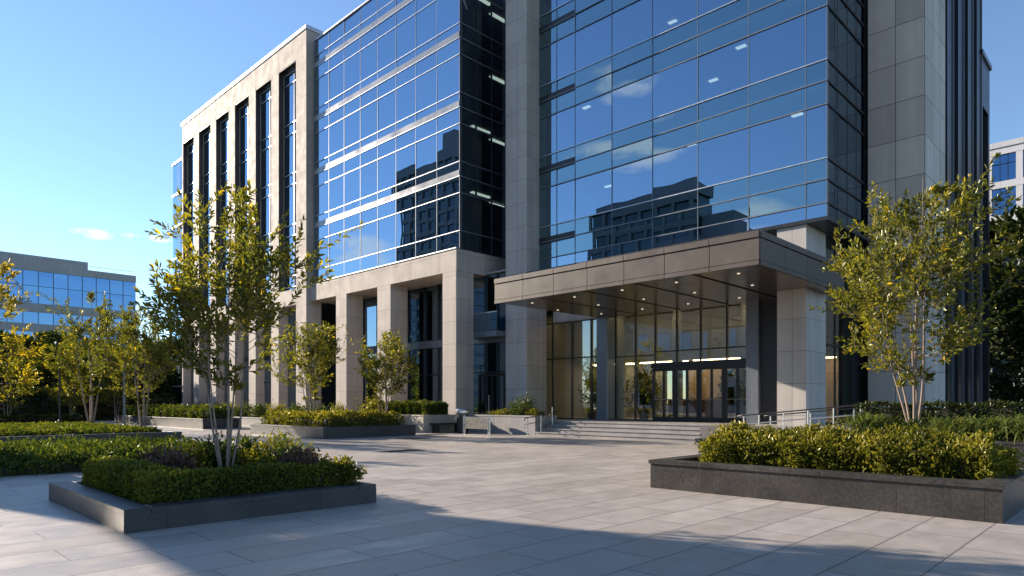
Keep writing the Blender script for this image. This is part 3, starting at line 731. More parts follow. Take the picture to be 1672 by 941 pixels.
# ---- entrance: glass wall, posts, doors, lobby
YE = 28.4; ZS = 5.89
eg = [-25.9,-24.6,-23.2,-21.9,-20.3,-19.1,-17.95,-16.75,-15.5,-14.2,-13.0]
for u0, u1 in zip(eg, eg[1:]):
    z0 = PZ+.06 if not (-18 < u0 < -13.1) else 3.5
    zs = [z0, 3.9, 6.4] if z0 < 3 else [z0, 4.05, 6.4]
    if u0 < -20.3: zs = [PZ+.06, 4.0, 6.0, 8.3]
    m_ = MB(); panes(m_, 'y', YE, u0, u1, zs, rg, .002); wo = part(m_, 'entrance_window', 'glass_e')
    fr = MB().box(u0-.03, u0+.03, YE-.1, YE-.003, z0, zs[-1])
    for z in zs[1:-1]: fr.box(u0+.03, u1-.03, YE-.07, YE-.003, z-.03, z+.03)
    fr.build('frame', M['darkalu'], wo)
part(MB().box(-25.9, -18.0, YE-.12, YE+.05, PZ, PZ+.06), 'entrance_sill', 'darkalu')
part(MB().box(-21.0, -20.3, 27.6, 28.28, PZ, 5.95, .03), 'metal_post', 'mullion')
part(MB().box(-13.0, -12.45, 27.7, 28.5, PZ, 5.95), 'metal_post', 'mullion')
part(MB().box(-12.445, -11.75, 27.9, 28.5, PZ, 5.95), 'metal_post', 'darkalu')
m_ = MB(); panes(m_, 'y', YE-.02, -11.75, -10.95, [PZ+.05, 4.0, 8.2], rg, .002); part(m_, 'entrance_window', 'glass_e')
part(MB().box(-18.05, -12.98, YE-.28, YE-.005, 3.24, 3.5), 'door_header', 'darkalu')
dx = [-18.0,-16.75,-15.5,-14.24,-13.0]
for i, (a, b_) in enumerate(zip(dx, dx[1:])):
    d = MB()
    yo = YE-.24
    mid = (a+b_)/2
    d.box(a+.01, a+.12, yo, yo+.10, PZ, 3.235).box(b_-.12, b_-.01, yo, yo+.10, PZ, 3.235).box(a+.12, b_-.12, yo, yo+.10, 3.08, 3.235).box(a+.12, b_-.12, yo, yo+.10, PZ, PZ+.22)
    d.box(mid-.05, mid+.05, yo+.003, yo+.097, PZ+.22, 3.08)
    do = part(d, 'door', 'darkalu')
    m_ = MB(); panes(m_, 'y', yo+.05, a+.12, mid-.05, [PZ+.22, 3.08], rg, .001); panes(m_, 'y', yo+.05, mid+.05, b_-.12, [PZ+.22, 3.08], rg, .001); m_.build('pane', M['glass_e'], do)
    MB().tube([(a+.16,yo-.05,1.72),(b_-.16,yo-.05,1.72)], .018, 6).build('handle', M['steel'], do)
part(MB().box(-26, -9.9, YE+.02, 37, PZ-.05, PZ-.003), 'lobby_floor', 'lobbyfloor')
part(MB().box(-20.9, -10, 36.5, 36.8, PZ, 8.4), 'lobby_wall', 'lobby')
part(MB().box(-26, -20.9, 34.0, 34.3, PZ, 8.4), 'lobby_wall', 'interior')
part(MB().box(-26.2, -26.0, 28.5, 36.5, PZ, 8.4), 'lobby_wall', 'interior')
part(MB().box(-10.15, -9.95, 30.5, 36.5, PZ, 8.4), 'lobby_wall', 'interior')
part(MB().box(-26, -10, 28.6, 32.0, 6.45, 6.6), 'lobby_ceiling', 'slab')
part(MB().box(-26, -10, 32.0, 36.5, 3.9, 6.6), 'lobby_bulkhead', 'slab')
for x in (-24.0, -20.5, -17, -13.5):
    part(MB().box(x-1.5, x+1.5, 33.0, 33.4, 3.84, 3.895), 'cove_light', 'warm')
    part(MB().box(x-1.5, x+1.5, 30.0, 30.15, 6.39, 6.445), 'cove_light', 'warm')
    part(MB().box(x-1.5, x+1.5, 35.6, 35.8, 3.84, 3.895), 'cove_light', 'warm')
for x in (-22.0, -18.4, -14.6): part(MB().lathe(x, 31.2, [(.28,PZ),(.28,6.44)], 20), 'lobby_column', 'slab', smooth=False)
# ---- canopy
CX0, CX1, CY0, CY1, CZ0, CZ1 = -21.07, -9.13, 20.4, 28.1, 5.90, 6.97
can = part(MB().box(CX0+.03, CX1-.03, CY0+.03, CY1, CZ0+.14, CZ1-.08), 'canopy', 'darkalu')
nx = 7; wx = (CX1-CX0)/nx
for i in range(nx):
    a = CX0+wx*i+(.012 if i else 0); b_ = CX0+wx*(i+1)-.012
    MB().box(a, b_, CY0-.01, CY0+.028, CZ0+.16, CZ1-.23).build('fascia_panel', M['bronze'], can)
    MB().box(a, b_, CY0-.045, CY0+.028, CZ1-.20, CZ1).build('fascia_cap', M['bronze'], can)
    MB().box(a, b_, CY0-.03, CY0+.028, CZ0, CZ0+.14).build('fascia_base', M['bronze'], can)
for i in range(4):
    a = CY0+.03+(CY1-CY0-.03)/4*i+.012; b_ = CY0+.03+(CY1-CY0-.03)/4*(i+1)-.012
    for xs in ((CX1-.028, CX1+.01), (CX0-.01, CX0+.028)):
        MB().box(xs[0], xs[1], a, b_, CZ0+.16, CZ1-.23).build('side_panel', M['bronze'], can)
    MB().box(CX1-.028, CX1+.045, a, b_, CZ1-.2, CZ1).build('side_cap', M['bronze'], can)
    MB().box(CX1-.028, CX1+.03, a, b_, CZ0, CZ0+.14).build('side_base', M['bronze'], can)
MB().box(CX0+.03, CX1-.03, CY0+.03, CY1, CZ1-.078, CZ1-.02).build('canopy_roof', M['mullion'], can)
sx = [CX0+.03+(CX1-CX0-.06)/5*i for i in range(6)]
for a, b_ in zip(sx, sx[1:]):
    MB().box(a+.09, b_-.09, CY0+.12, CY1-.05, CZ0+.03, CZ0+.137).build('soffit_panel', M['soffit'], can)
    for y in (21.5, 24.0, 26.5):
        for fx in ((.5,) if y != 24.0 else (.22,)):
            x = a+(b_-a)*fx
            MB().lathe(x, y, [(.055,CZ0+.012),(.055,CZ0+.029)], 12).build('downlight', M['down'], can)

# ------------------------------------------------------------------ planters
def planter(label, x0, x1, y0, y1, h, mat, wall=.32, cap=True, soil=.07, name='planter', over=.02, capmat=None, z0=0.0):
    t = thing(name, label, 'planter', ((x0+x1)/2, (y0+y1)/2, z0))
    ch = .07 if cap else 0
    z1 = z0+h
    b = MB(); zc = z1-ch
    w = wall-.04
    b.box(x0,x1,y0,y0+w,z0+.002,zc).box(x0,x1,y1-w,y1,z0+.002,zc).box(x0,x0+w,y0+w,y1-w,z0+.002,zc).box(x1-w,x1,y0+w,y1-w,z0+.002,zc)
    b.build('wall', M[mat], t)
    if cap:
        c = MB(); o = over
        c.box(x0-o,x1+o,y0-o,y0+wall,zc+.002,z1,.008).box(x0-o,x1+o,y1-wall,y1+o,zc+.002,z1,.008).box(x0-o,x0+wall,y0+wall+.002,y1-wall-.002,zc+.002,z1,.008).box(x1-wall,x1+o,y0+wall+.002,y1-wall-.002,zc+.002,z1,.008)
        c.build('coping', M[capmat or mat], t)
    s = lumpy_box(x0+w+.002,x1-w-.002,y0+w+.002,y1-w-.002,z0+.004,z1-soil,5,.015,.15)
    s.build('soil', M['soil'], t)
    return t
LP = (-12.7,-8.8,2.42,5.95)
planter('low dark granite planter in the left foreground holding one multi-stemmed tree', *LP, .285, 'granite', wall=.30, soil=.05, over=.0)
hedge('low clipped glossy green hedge edging the left foreground planter', [(-12.25,-9.62,2.80,3.30,.24,.62),(-9.72,-9.22,2.80,5.55,.24,.60)], 'leaf_edge', 27000, .05, 31, spiky=0, ragged=.03, wav=.018)
tree('tall multi-stemmed yellow-green tree in the left foreground granite planter', (-10.92,4.48,.24), 4.85, 1.26, 6, nstem=5, leaf=.108, nbr=15, ntw=6, per=12, r0=.03, up=.62, clear=.32)
sh = [(-12.1,3.9,.42,'leaf_purple','purple-leaved shrub behind the front hedge of the left foreground planter'),
      (-11.8,4.75,.50,'leaf_green','dark green shrub just left of the tree trunks in the foreground planter'),
      (-10.75,3.62,.42,'leaf_purple','reddish shrub with small shiny leaves in the middle of the foreground planter'),
      (-11.3,5.5,.55,'leaf_lime','yellow-green shrub at the back of the left foreground planter'),
      (-10.4,5.3,.50,'leaf_green','green shrub right behind the tree in the foreground planter'),
      (-9.75,5.25,.44,'leaf_purple','purple shrub near the right end of the left foreground planter'),
      (-12.2,5.3,.48,'leaf_green','dark rounded shrub in the back corner of the left foreground planter'),
      (-9.35,5.62,.30,'leaf_lime','small bright shrub at the far right tip of the left foreground planter'),
      (-11.45,4.1,.44,'leaf_lime','lime green tuft between the purple shrubs of the foreground planter')]
for i, (x, y, r, mt, lb) in enumerate(sh): shrub(lb, (x,y,.24), r*1.25, r*1.25, r*1.2, mt, 2300, .075, 40+i)

RP = (-6.75,-1.5,10.5,13.05)
planter('long brown-grey granite planter with overhanging coping at the right', *RP, .51, 'granite_brown', wall=.30, soil=.09, over=.03)
hedge('shaggy yellow-green hedge filling the long granite planter at the right', [(-6.15,-1.75,11.35,12.5,.42,.86)], 'leaf_lime', 30000, .068, 51, spiky=330, ragged=.16, wav=.055)
# rear right planter
planter('raised dark granite bed at the right behind the long planter', -6.4,4.5,19.8,22.2,.62,'granite_brown', wall=.3, soil=.06, over=.02)
tree('large multi-stemmed tree with pale trunks in the raised bed at the right', (-5.0,21.0,.55), 7.2, 2.35, 8, nstem=5, leaf=.16, nbr=18, ntw=8, per=12, r0=.034, up=.42, clear=.2)
hedge('tall dark hedge behind the right-hand tree', [(-6.9,4.5,22.25,22.9,0,1.5)], 'leaf_dark', 16000, .09, 53)
for i, (x, y, r, h, lb) in enumerate(((-6.0,20.35,.75,.75,'strap-leaved plant at the left end of the raised bed, beside the ramp rail'),
     (-4.1,20.4,.7,.68,'strap-leaved plant just right of the pale tree trunks in the raised bed'),
     (-3.2,20.5,.72,.72,'second strap-leaved plant to the right of the raised-bed tree'),
     (-2.35,20.4,.8,.78,'strap-leaved clump at the right edge of the picture in the raised bed'))):
    blades(lb, (x,y,.56), r, h, 330, 60+i)
shrub('low leafy shrub at the foot of the right-hand tree', (-5.0,20.5,.56), .8, .5, .45, 'leaf_green', 2200, .08, 70)

# left beds
hedge('low broad ground-cover hedge behind the left foreground planter', [(-23.0,-17.4,1.0,7.4,0.0,.28)], 'leaf_green', 26000, .10, 71, wav=.05, ragged=.16, name='ground_cover_hedge', spiky=100)
planter('thin-edged black planter with low ground cover and two trees at the left', -44.0,-30.4,-2.0,10.6,.30,'granite', wall=.25, soil=.06)
hedge('flat green ground cover inside the black-edged planter at the left', [(-43.5,-31.0,3.0,10.0,.22,.36)], 'leaf_hedge', 14000, .16, 73, wav=.015, name='ground_cover')
tree('multi-stemmed tree near the corner of the black-edged planter', (-32.2,9.6,.26), 5.6, 1.7, 15, nstem=5, tone_b=-.14, leaf=.14, nbr=12, ntw=8, per=11, up=.5)
tree('slender multi-stemmed tree at the back of the black-edged planter', (-41.0,9.7,.26), 7.4, 2.2, 17, nstem=4, tone_b=-.16, leaf=.18, nbr=12, ntw=8, per=11, up=.5)
tree('bright yellow-leaved tree at the left edge of the picture', (-33.6,4.6,.26), 7.0, 2.3, 19, nstem=1, leaf=.2, nbr=26, ntw=9, per=8, mat='leaf_yellow', bark='darkbark', clear=.2, up=.25, r0=.06)
hedge('long dark clipped hedge at the left beyond the black-edged planter', [(-51.0,-49.9,-4,11.3,0,.66)], 'leaf_dark', 13000, .13, 75)
planter('long dark granite planter crossing behind the left-hand trees', -58,-40.5,15.3,17.6,.6,'granite', wall=.3)
hedge('rounded green hedge on the long dark planter behind the left trees', [(-57.5,-41,15.7,17.2,.5,1.15)], 'leaf_hedge', 14000, .14, 77, wav=.07)
planter('low grey planter along the foot of the colonnade', -60,-33.4,20.2,22.0,.55,'greystone', wall=.25)
for i in range(9):
    x = -35.0-i*2.6
    shrub(('dark rounded shrub in the colonnade planter' if i % 3 else 'yellow-green rounded shrub in the colonnade planter'), (x,21.1,.45), 1.35, .8, .95, ('leaf_green' if i % 3 else 'leaf_lime'), 1500, .13, 80+i, group=('dark colonnade shrubs' if i % 3 else 'yellow-green colonnade shrubs'))
# mid planter
MP = (-32.8,-25.7,14.7,19.6)
planter('long dark granite planter with two small trees in the middle distance', *MP, .5, 'granite', wall=.3)
hedge('yellow-green hedge on the middle planter with two small trees', [(-32.2,-26.2,15.1,19.2,.42,.92)], 'leaf_lime', 17000, .105, 91, wav=.05, ragged=.1, spiky=150)
tree('small multi-stemmed tree at the left in the middle planter', (-29.9,16.4,.45), 5.0, 1.75, 25, nstem=5, leaf=.14, nbr=12, ntw=8, per=11, up=.5)
tree('small rounded multi-stemmed tree at the right end of the middle planter', (-27.1,18.8,.45), 4.6, 1.6, 27, nstem=5, leaf=.13, nbr=12, ntw=8, per=11, up=.5, tone_b=-.05)
shrub('big yellow-green bush between the two small trees, beside the pillars', (-31.3,20.9,.0), 1.35, 1.1, 1.75, 'leaf_lime', 4200, .12, 93)
# beige planter
planter('beige stone planter with a trimmed hedge in front of the pillars', -32.3,-27.4,21.4,23.6,.92,'beige', wall=.28)
hedge('trimmed dense green hedge on the beige stone planter', [(-31.9,-27.7,21.8,23.3,.85,1.5)], 'leaf_hedge', 13000, .105, 95, wav=.05)
# grey planter left of the steps
planter('grey stone planter at the left of the entrance steps', -26.3,-21.6,23.6,25.2,.93,'greystone', wall=.25)
shrub('spreading bush with fine leaves in the grey planter by the steps', (-23.2,24.4,.85), .95, .6, .95, 'leaf_green', 2600, .085, 97)
shrub('low yellow-green planting in the grey planter by the steps', (-24.3,24.2,.85), 1.3, .5, .32, 'leaf_lime', 1800, .08, 98)
shrub('low leafy planting at the right end of the grey planter by the steps', (-22.2,24.2,.85), .6, .45, .35, 'leaf_lime', 1200, .08, 99)

# ------------------------------------------------------------------ street furniture
def rail(label, posts, lower, group=None):
    """posts: list of (x, y, zbase, ztop)"""
    t = thing('handrail', label, 'handrail', posts[0][:3])
    for x, y, a, b_ in posts: MB().tube([(x,y,a),(x,y,b_-.03)], .024, 8).build('post', M['steel'], t)
    for dz in ((0,) if not lower else (0, -.3)):
        pts = [(x,y,b_+dz) for x, y, a, b_ in posts]
        p0 = Vector(pts[0]); p1 = Vector(pts[-1]); d0 = (p0-Vector(pts[1])).normalized()*.22
        MB().tube([tuple(p0+d0+Vector((0,0,-.12))), tuple(p0+d0)] + pts, .022, 8).build('top_rail' if dz == 0 else 'lower_rail', M['steel' if dz else 'darkalu'], t, smooth=True)
    return t
def zr(x): return .004+.646*(min(max(x,-11.6),-5.2)+11.6)/6.4
rail('steel handrail along the front of the entrance ramp', [(x,22.42,zr(x),zr(x)+1.0+.0) for x in (-10.6,-10.05,-9.2,-8.4,-7.6,-6.8,-6.0)], True)
rail('steel handrail against the terrace wall at the back of the ramp', [(x,23.7,zr(x),zr(x)+.95) for x in (-10.2,-8.8,-7.4,-6.0)], False)
rail('steel handrail at the left side of the entrance steps', [(-21.3,22.75,.0,.85),(-21.3,23.68,.165,.98),(-21.3,24.5,.495,1.38)], True)
t = thing('steel_barrier', 'low steel-framed panel barrier standing left of the entrance steps', 'barrier', (-24,22.0,0))
for x in (-24.95,-24.85,-23.16,-23.06): MB().tube([(x,22,0),(x,22,.92)], .03, 8).build('post', M['steel'], t)
MB().box(-24.8,-23.2,21.985,22.015,.28,.86,.008).build('panel', M['steel'], t)
t = thing('litter_bin', 'dark litter bin with a pale steel lid beside the beige planter', 'bin', (-25.7,22.6,0))
MB().lathe(-25.7,22.6,[(.27,0.02),(.30,.06),(.30,.93)],20).build('body', M['darkalu'], t)
MB().lathe(-25.7,22.6,[(.36,1.0),(.40,1.04),(.40,1.16),(.33,1.24)],24).build('lid', M['steel'], t)
t = thing('bench', 'dark metal bench set against the side of the beige planter', 'bench', (-26.9,22.6,0))
MB().box(-27.3,-26.6,21.7,23.5,.42,.5,.01).build('seat', M['darkalu'], t)
for y in (21.85,23.35): MB().box(-27.2,-26.7,y-.04,y+.04,.002,.418).build('leg', M['darkalu'], t)
def post(label, x, y, h, bark):
    t = thing('lamp_post', label, 'lamp post', (x,y,0))
    MB().lathe(x,y,[(.09,0),(.09,.5),(.06,.55),(.05,h)],12).build('pole', M[bark], t)
    MB().box(x-.22,x+.22,y-.22,y+.22,h,h+.12,.03).build('lantern', M[bark], t)
post('slim black lamp post rising beside the long dark hedge', -46.5,9.4,5.0,'darkalu')
post('thin grey lamp post among the left-hand trees', -35.2,9.7,4.2,'mullion')
gm = M['darkalu']
for x, y, lb in ((-17.6,12.9,'dark drain grate in the sunlit paving nearest the long right planter'),(-23.2,17.6,'dark drain grate in the paving between the middle planter and the steps'),(-25.6,20.6,'dark drain grate in the paving just before the beige planter')):
    t = thing('drain_grate', lb, 'drain', (x,y,0), 'drain grates in the paving')
    MB().box(x-.32,x-.28,y-.7,y+.7,.003,.012).box(x+.28,x+.32,y-.7,y+.7,.003,.012).box(x-.28,x+.28,y-.7,y-.66,.003,.012).box(x-.28,x+.28,y+.66,y+.7,.003,.012).build('frame', gm, t)
    m_ = MB()
    for k in range(16): m_.box(x-.28,x+.28,y-.62+k*.08,y-.585+k*.08,.003,.011)
    m_.build('slats', gm, t)
# potted plants and desk in the lobby
for i, (x, y, lb) in enumerate(((-19.9,30.3,'tall potted plant inside the lobby just left of the doors'), (-23.6,30.6,'potted plant behind the left lobby glass'), (-12.9,31.0,'potted plant in the lobby right of the doors'),(-16.4,34.9,'potted plant deep in the lobby behind the middle doors'),(-14.2,33.2,'potted plant inside the rightmost door'),(-22.4,31.2,'leafy potted plant inside the glass left of the metal post'),(-17.5,35.2,'potted plant by the lobby rear wall behind the desk'),(-15.1,31.6,'leafy potted plant inside between the two right-hand doors'))):
    t = shrub(lb, (x,y,PZ+.55), .75, .75, 2.1, 'leaf_dark', 900, .26, 110+i, name='potted_plant', cat='plant', airy=.3)
    MB().lathe(x,y,[(.22,PZ+.002),(.3,PZ+.55)],16).build('pot', M['darkalu'], t)
t = thing('reception_desk', 'dark wooden reception desk inside the lobby', 'desk', (-18.5,33.5,PZ))
MB().box(-20.2,-16.9,33.2,34.0,PZ+.002,PZ+1.02,.01).build('front_panel', M['wood'], t); MB().box(-20.3,-16.8,33.1,34.1,PZ+1.022,PZ+1.08).build('counter_top', M['lobbyfloor'], t)

# ------------------------------------------------------------------ background trees
bt = tree('dark dense tree in the row beyond the plaza', (-85,10,0), 8.0, 3.3, 33, nstem=1, leaf=.40, nbr=58, ntw=9, per=8, mat='leaf_dark', bark='darkbark', clear=.06, up=.2, group='background tree row beyond the left hedge')
gb = 'background tree row beyond the left hedge'
rb = random.Random(5)
for i, (x, y, s) in enumerate(((-72,4.5,.85),(-78,7,.95),(-70,9,.8),(-80,13,1.0),(-72,14,.85),(-84,17,1.1),(-76,19.5,.95),(-90,21,1.1),(-82,23,1.0),(-92,26,1.1),(-95,13,1.2),(-96,6,1.1),(-100,30,1.2),(-74,1,.9),(-104,19,1.2),(-82,28,1.15),(-86,33,1.2),(-79,25,.95),(-66,1.5,.8),(-90,8,1.2),(-92,17,1.2))):
    copy_tree(bt, (x,y,0), rb.random()*6.28, s, 'dark dense tree in the row beyond the plaza', gb)
yt = tree('mid-green tree with yellowing leaves in front of the dark tree row', (-58,8.6,0), 5.6, 2.2, 35, nstem=3, leaf=.24, nbr=13, ntw=7, per=8, mat='leaf_tree', up=.35, clear=.15, group='mid-green trees before the dark row')
for x, y, s in ((-62,13.4,1.05),(-66,17.5,1.1),(-60,5.2,.95)):
    copy_tree(yt, (x,y,0), rb.random()*6.28, s, 'mid-green tree with yellowing leaves in front of the dark tree row', 'mid-green trees before the dark row')
hedge('tall dark hedge far back at the left under the dense trees', [(-69.5,-67.5,-3,23,0,2.1)], 'leaf_dark', 9000, .26, 121, wav=.1)
# right-hand dark trees
for x, y, s, lb in ((-5.5,50,1.65,'tall dark tree at the right edge beyond the charcoal fins'),(-8.2,60,1.75,'dark tree directly behind the charcoal fins at the right'),(0.5,46,1.55,'dark tree standing outermost at the right beyond the hedge')):
    copy_tree(bt, (x,y,0), rb.random()*6.28, s, lb)
# trees over the plaza, seen mirrored in the glass
for i, (x, y, s) in enumerate(((-60,-24,.75),(-52,-27,.85),(-44,-25,.7),(-36,-28,.9),(-28,-26,.7),(-20,-27,.8),(-12,-25,.7),(-68,-22,.8))):
    copy_tree(bt, (x,y,0), rb.random()*6.28, s, 'dense tree across the plaza, mirrored in the entrance glass', 'trees mirrored in the glass')

# ------------------------------------------------------------------ neighbour buildings
N1 = thing('office_building', 'blue-glazed office block with grey bands far off at the left', 'building', (-180,30,0))
X1 = -176.0; Y0, Y1 = 4.0, 51.0
MB().box(-215,X1-.5,Y0,Y1,0,31.6).build('body', M['interior'], N1)
nw = 17; wy = (Y1-Y0)/nw
for z0, z1 in ((30.3,31.9),(21.3,23.2),(17.0,18.8),(12.7,14.5),(8.4,10.2),(4.2,5.9),(0,1.5)):
    MB().box(-216,X1,Y0-.2,Y1,z0,z1).build('wall_band', M['farstone'], N1)
for (z0, z1) in ((27.0,30.3),(23.2,27.0),(18.8,21.3),(14.5,17.0),(10.2,12.7),(5.9,8.4)):
    for i in range(nw):
        y = Y0+wy*i
        w = MB(); panes(w, 'x', X1-.1, y+.05, y+wy-.05, [z0+.05, z1-1.1, z1-.05] if z1 > 25 else [z0, z1], rg, .012); wo = w.build('window', M['glass_far'], N1)
        MB().box(X1-.12,X1-.02,y-.06,y+.06,z0,z1).build('mullion', M['darkalu'], wo)
MB().box(-205,X1-2,Y0,41.5,31.92,34.0).build('penthouse', M['farstone'], N1)
MB().box(X1-1,X1-.9,41.6,Y1,32.9,33.0).box(X1-1,X1-.9,46,46.1,31.9,32.9).box(X1-1,X1-.9,Y1-.1,Y1,31.9,32.9).build('roof_railing', M['alu'], N1)
M['palestone'] = panel_stone('pale_far_stone', (.56,.56,.58), 2.75, 3.7, var=.05, mott=.06, joint=.03, jcol=.7)
N2 = thing('office_building', 'pale grey office block with square windows far off at the right', 'building', (5,95,0))
MB().box(-18,32,90.4,115,0,29.2).build('body', M['interior'], N2)
for k in range(8):
    z = 3.7*k
    MB().box(-18.2,32,90.0,90.4,z+2.95,z+3.7).build('wall_band', M['palestone'], N2)
    for i in range(12):
        x = -16.6+2.75*i
        wo = MB().box(x,x+2.15,90.25,90.3,z,z+2.95).build('window', M['glass_far'], N2)
        MB().box(x+.68,x+.74,90.18,90.24,z,z+2.95).box(x+1.4,x+1.46,90.18,90.24,z,z+2.95).box(x,x+2.15,90.18,90.239,z+1.9,z+1.96).build('frame', M['darkalu'], wo)
for i in range(13):
    x = -16.6+2.75*i-.6
    MB().box(x,x+.6,90.02,90.39,0,29.6).build('pier', M['palestone'], N2)
MB().box(-18.2,32,89.9,115,29.6,30.2).build('parapet', M['palestone'], N2)
def tower(label, x0, x1, y0, y1, h, fl=3.8):
    t = thing('office_tower', label, 'tower', ((x0+x1)/2,(y0+y1)/2,0))
    MB().box(x0+.4,x1-.4,y0+.4,y1-.4,0,h-.5).build('glass_body', M['farglass'], t)
    z = 0.0
    while z < h-2:
        MB().box(x0,x1,y0,y1,z,z+1.2).build('floor_band', M['fartower'], t); z += fl
    MB().box(x0-.2,x1+.2,y0-.2,y1+.2,h-3.2,h).build('parapet', M['fartower'], t)
    for i in range(int((x1-x0)/4)+1):
        x = x0+i*4.0; MB().box(x-.3,x+.3,y1-.3,y1+.15,0,h-3.2).build('pier', M['fartower'], t)
    return t
pv = thing('reflection_pavilion', 'long pale low building added across the plaza to brighten the entrance glass reflection', 'building', (-50,-42,0))  # unseen building added so the entrance glass mirrors something pale
MB().box(-66,-30,-52,-40.4,0,14.5).build('wall', M['palestone'], pv)
for k in range(3):
    for i in range(9): MB().box(-65+i*3.9,-62.6+i*3.9,-40.39,-40.3,1.2+k*4.5,4.0+k*4.5).build('window', M['glass_far'], pv)
MB().box(-66.4,-29.6,-52.4,-40.0,14.503,15.0).build('roof', M['palestone'], pv)
tower('dark office tower across the plaza, mirrored in the main glass bay', -89.6,-65.2,-71,-63,45)
tower('lower dark wing of the tower across the plaza, mirrored at its right', -65.1,-58.6,-71.2,-66,38)
t3 = tower('very tall dark tower across the plaza, mirrored in the left glass', -172,-144,-105,-76,74)
MB().box(-150,-144.5,-84,-77,74.01,79).build('penthouse', M['fartower'], t3)
# added unseen screen left of the camera, shaped to shade the foreground paving
t = thing('shade_screen', 'tall pierced screen added out of view at the left to shade the foreground paving', 'wall', (-30.2,-1.5,0))
tE = math.tan(rad(19.0))
holes = [(-1.72,-1.0,17.9*tE+.32,20.4*tE+.3),(-2.2,-1.85,23.3*tE,23.8*tE),(-2.55,-2.25,24.1*tE,24.5*tE),(-1.0,-.3,20.7*tE+.30,20.7*tE+.52)]  # openings placed to let sun patches onto hedge and paving
def wall_cells(y0, y1, z0, z1):
    ysr = sorted({y0, y1} | {v for h in holes for v in h[:2]}); zsr = sorted({z0, z1} | {v for h in holes for v in h[2:]})
    mbw = MB()
    for a_, b_ in zip(ysr, ysr[1:]):
        z_ = z0
        for c_, d_ in zip(zsr, zsr[1:]):
            if any(h[0] <= a_ and b_ <= h[1] and h[2] <= c_ and d_ <= h[3] for h in holes):
                if c_ > z_: mbw.box(-30.4,-30.0,a_,b_,z_,c_)
                z_ = d_
        if z1 > z_: mbw.box(-30.4,-30.0,a_,b_,z_,z1)
    return mbw
wall_cells(-2.75,.1,0,9.9).build('wall', M['lime'], t)  # body of the added shade screen
mbw = MB(); mbw.v += [(x,y,z) for x in (-30.4,-30.0) for y, z in ((-2.752,7.3),(-4.3,9.1),(-4.3,9.9),(-2.752,9.9))]  # sloped underside shaped to trim the near edge of the cast shade
mbw.f += [(0,1,2,3),(7,6,5,4),(0,4,5,1),(1,5,6,2),(2,6,7,3),(3,7,4,0)]
mbw.build('shade_overhang', M['lime'], t)
MB().box(-30.5,-29.9,-4.4,.2,9.902,10.1).build('coping', M['alu'], t)

# ------------------------------------------------------------------ light, sky, camera
EL = 19.0; SD = Vector((1, .25, 0)).normalized()           # shadow direction on the ground
sunv = Vector((-SD.x*math.cos(rad(EL)), -SD.y*math.cos(rad(EL)), math.sin(rad(EL))))   # towards the sun
sl = bpy.data.lights.new('sun', 'SUN'); sl.energy = 5.0; sl.angle = rad(.55); sl.color = (1.0, .85, .69)
so = bpy.data.objects.new('sun', sl); C.objects.link(so); so.rotation_euler = sunv.to_track_quat('Z', 'Y').to_euler(); so.location = (-40,-10,40)
W = bpy.data.worlds.new('World'); S.world = W; W.use_nodes = True
nt = W.node_tree; b = NB(nt); bg = nt.nodes['Background']
sky = b.n('ShaderNodeTexSky', sky_type='NISHITA'); sky.sun_disc = False; sky.sun_elevation = rad(EL)
sky.sun_rotation = math.atan2(sunv.x, sunv.y); sky.air_density = 1.0; sky.dust_density = .0; sky.ozone_density = 4.2; sky.altitude = 0
tc = b.n('ShaderNodeTexCoord'); sp = b.n('ShaderNodeSeparateXYZ'); b.link(tc.outputs['Generated'], sp.inputs[0])
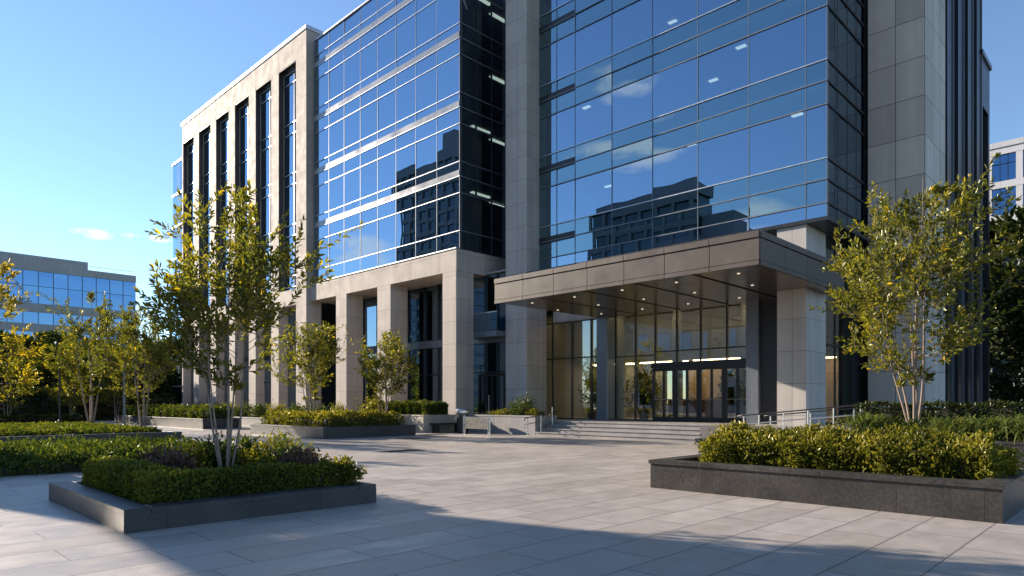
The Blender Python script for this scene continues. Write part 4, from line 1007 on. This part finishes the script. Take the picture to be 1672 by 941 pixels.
# a few thin fair-weather clouds (directions of the sky dome)
def wisp(d, sx, sz, thr=.5, sc=14.0):
    d = Vector(d).normalized(); e1 = d.cross(Vector((0,0,1))).normalized(); e2 = e1.cross(d)
    def dot(v):
        x = b.n('ShaderNodeVectorMath', operation='DOT_PRODUCT'); b.link(tc.outputs['Generated'], x.inputs[0]); x.inputs[1].default_value = tuple(v); return x.outputs['Value']
    a1 = b.m('DIVIDE', dot(e1), sx); a2 = b.m('DIVIDE', dot(e2), sz)
    r = b.m('ADD', b.m('MULTIPLY', a1, a1), b.m('MULTIPLY', a2, a2))
    f = b.m('GREATER_THAN', dot(d), 0.0)
    base = b.m('MULTIPLY', b.m('MAXIMUM', b.m('SUBTRACT', 1.0, r), 0.0), f)
    mp = b.n('ShaderNodeVectorMath', operation='MULTIPLY'); b.link(tc.outputs['Generated'], mp.inputs[0]); mp.inputs[1].default_value = (1,1,2.2)
    nz = b.noise(mp.outputs[0], sc, 6, .62)
    return b.mapr(b.m('MULTIPLY', base, b.mapr(nz, .35, .7, 0, 1.6)), .12, .8, 0, 1)
def wd(px, py): 
    a = (px-836)/1090; h = (658-py)/1090
    return (a*.7138-.7003, a*.7003+.7138, h)
def mir(px, py): x = wd(px, py); return (x[0], -x[1], x[2])
cl = None
for w in ((wd(148,382),.030,.008,.5,22),(wd(238,388),.035,.006,.5,22),(mir(586,408),.055,.030,.5,16),(mir(1030,150),.06,.022,.5,14),(mir(1030,258),.09,.018,.5,14),(mir(1210,385),.08,.04,.5,10)):
    q = wisp(*w); cl = q if cl is None else b.m('MAXIMUM', cl, q)
hs = b.n('ShaderNodeHueSaturation'); hs.inputs['Saturation'].default_value = .95; hs.inputs['Hue'].default_value = .5; b.link(sky.outputs[0], hs.inputs['Color'])
mixn = b.mixc(b.m('MULTIPLY', cl, .65), hs.outputs[0], (6.5,6.3,6.2))
b.link(mixn, bg.inputs[0]); bg.inputs[1].default_value = .088

cam = bpy.data.cameras.new('camera'); co = bpy.data.objects.new('camera', cam); C.objects.link(co)
co.location = (0,0,1.55); co.rotation_euler = (rad(90), 0, math.atan2(.7003,.7138))
cam.lens = 36*1090/1672; cam.sensor_width = 36; cam.shift_y = 187.5/1672; cam.clip_end = 4000; cam.clip_start = .05
S.camera = co
S.view_settings.view_transform = 'Standard'; S.view_settings.look = 'None'; S.view_settings.exposure = 1.38; S.view_settings.gamma = 1
S.view_settings.use_curve_mapping = False
S.render.engine = 'CYCLES'
S.cycles.max_bounces = 10; S.cycles.transparent_max_bounces = 16; S.cycles.glossy_bounces = 5; S.cycles.diffuse_bounces = 3
S.cycles.use_denoising = True; S.cycles.sample_clamp_indirect = 6.0; S.cycles.caustics_reflective = False; S.cycles.caustics_refractive = False
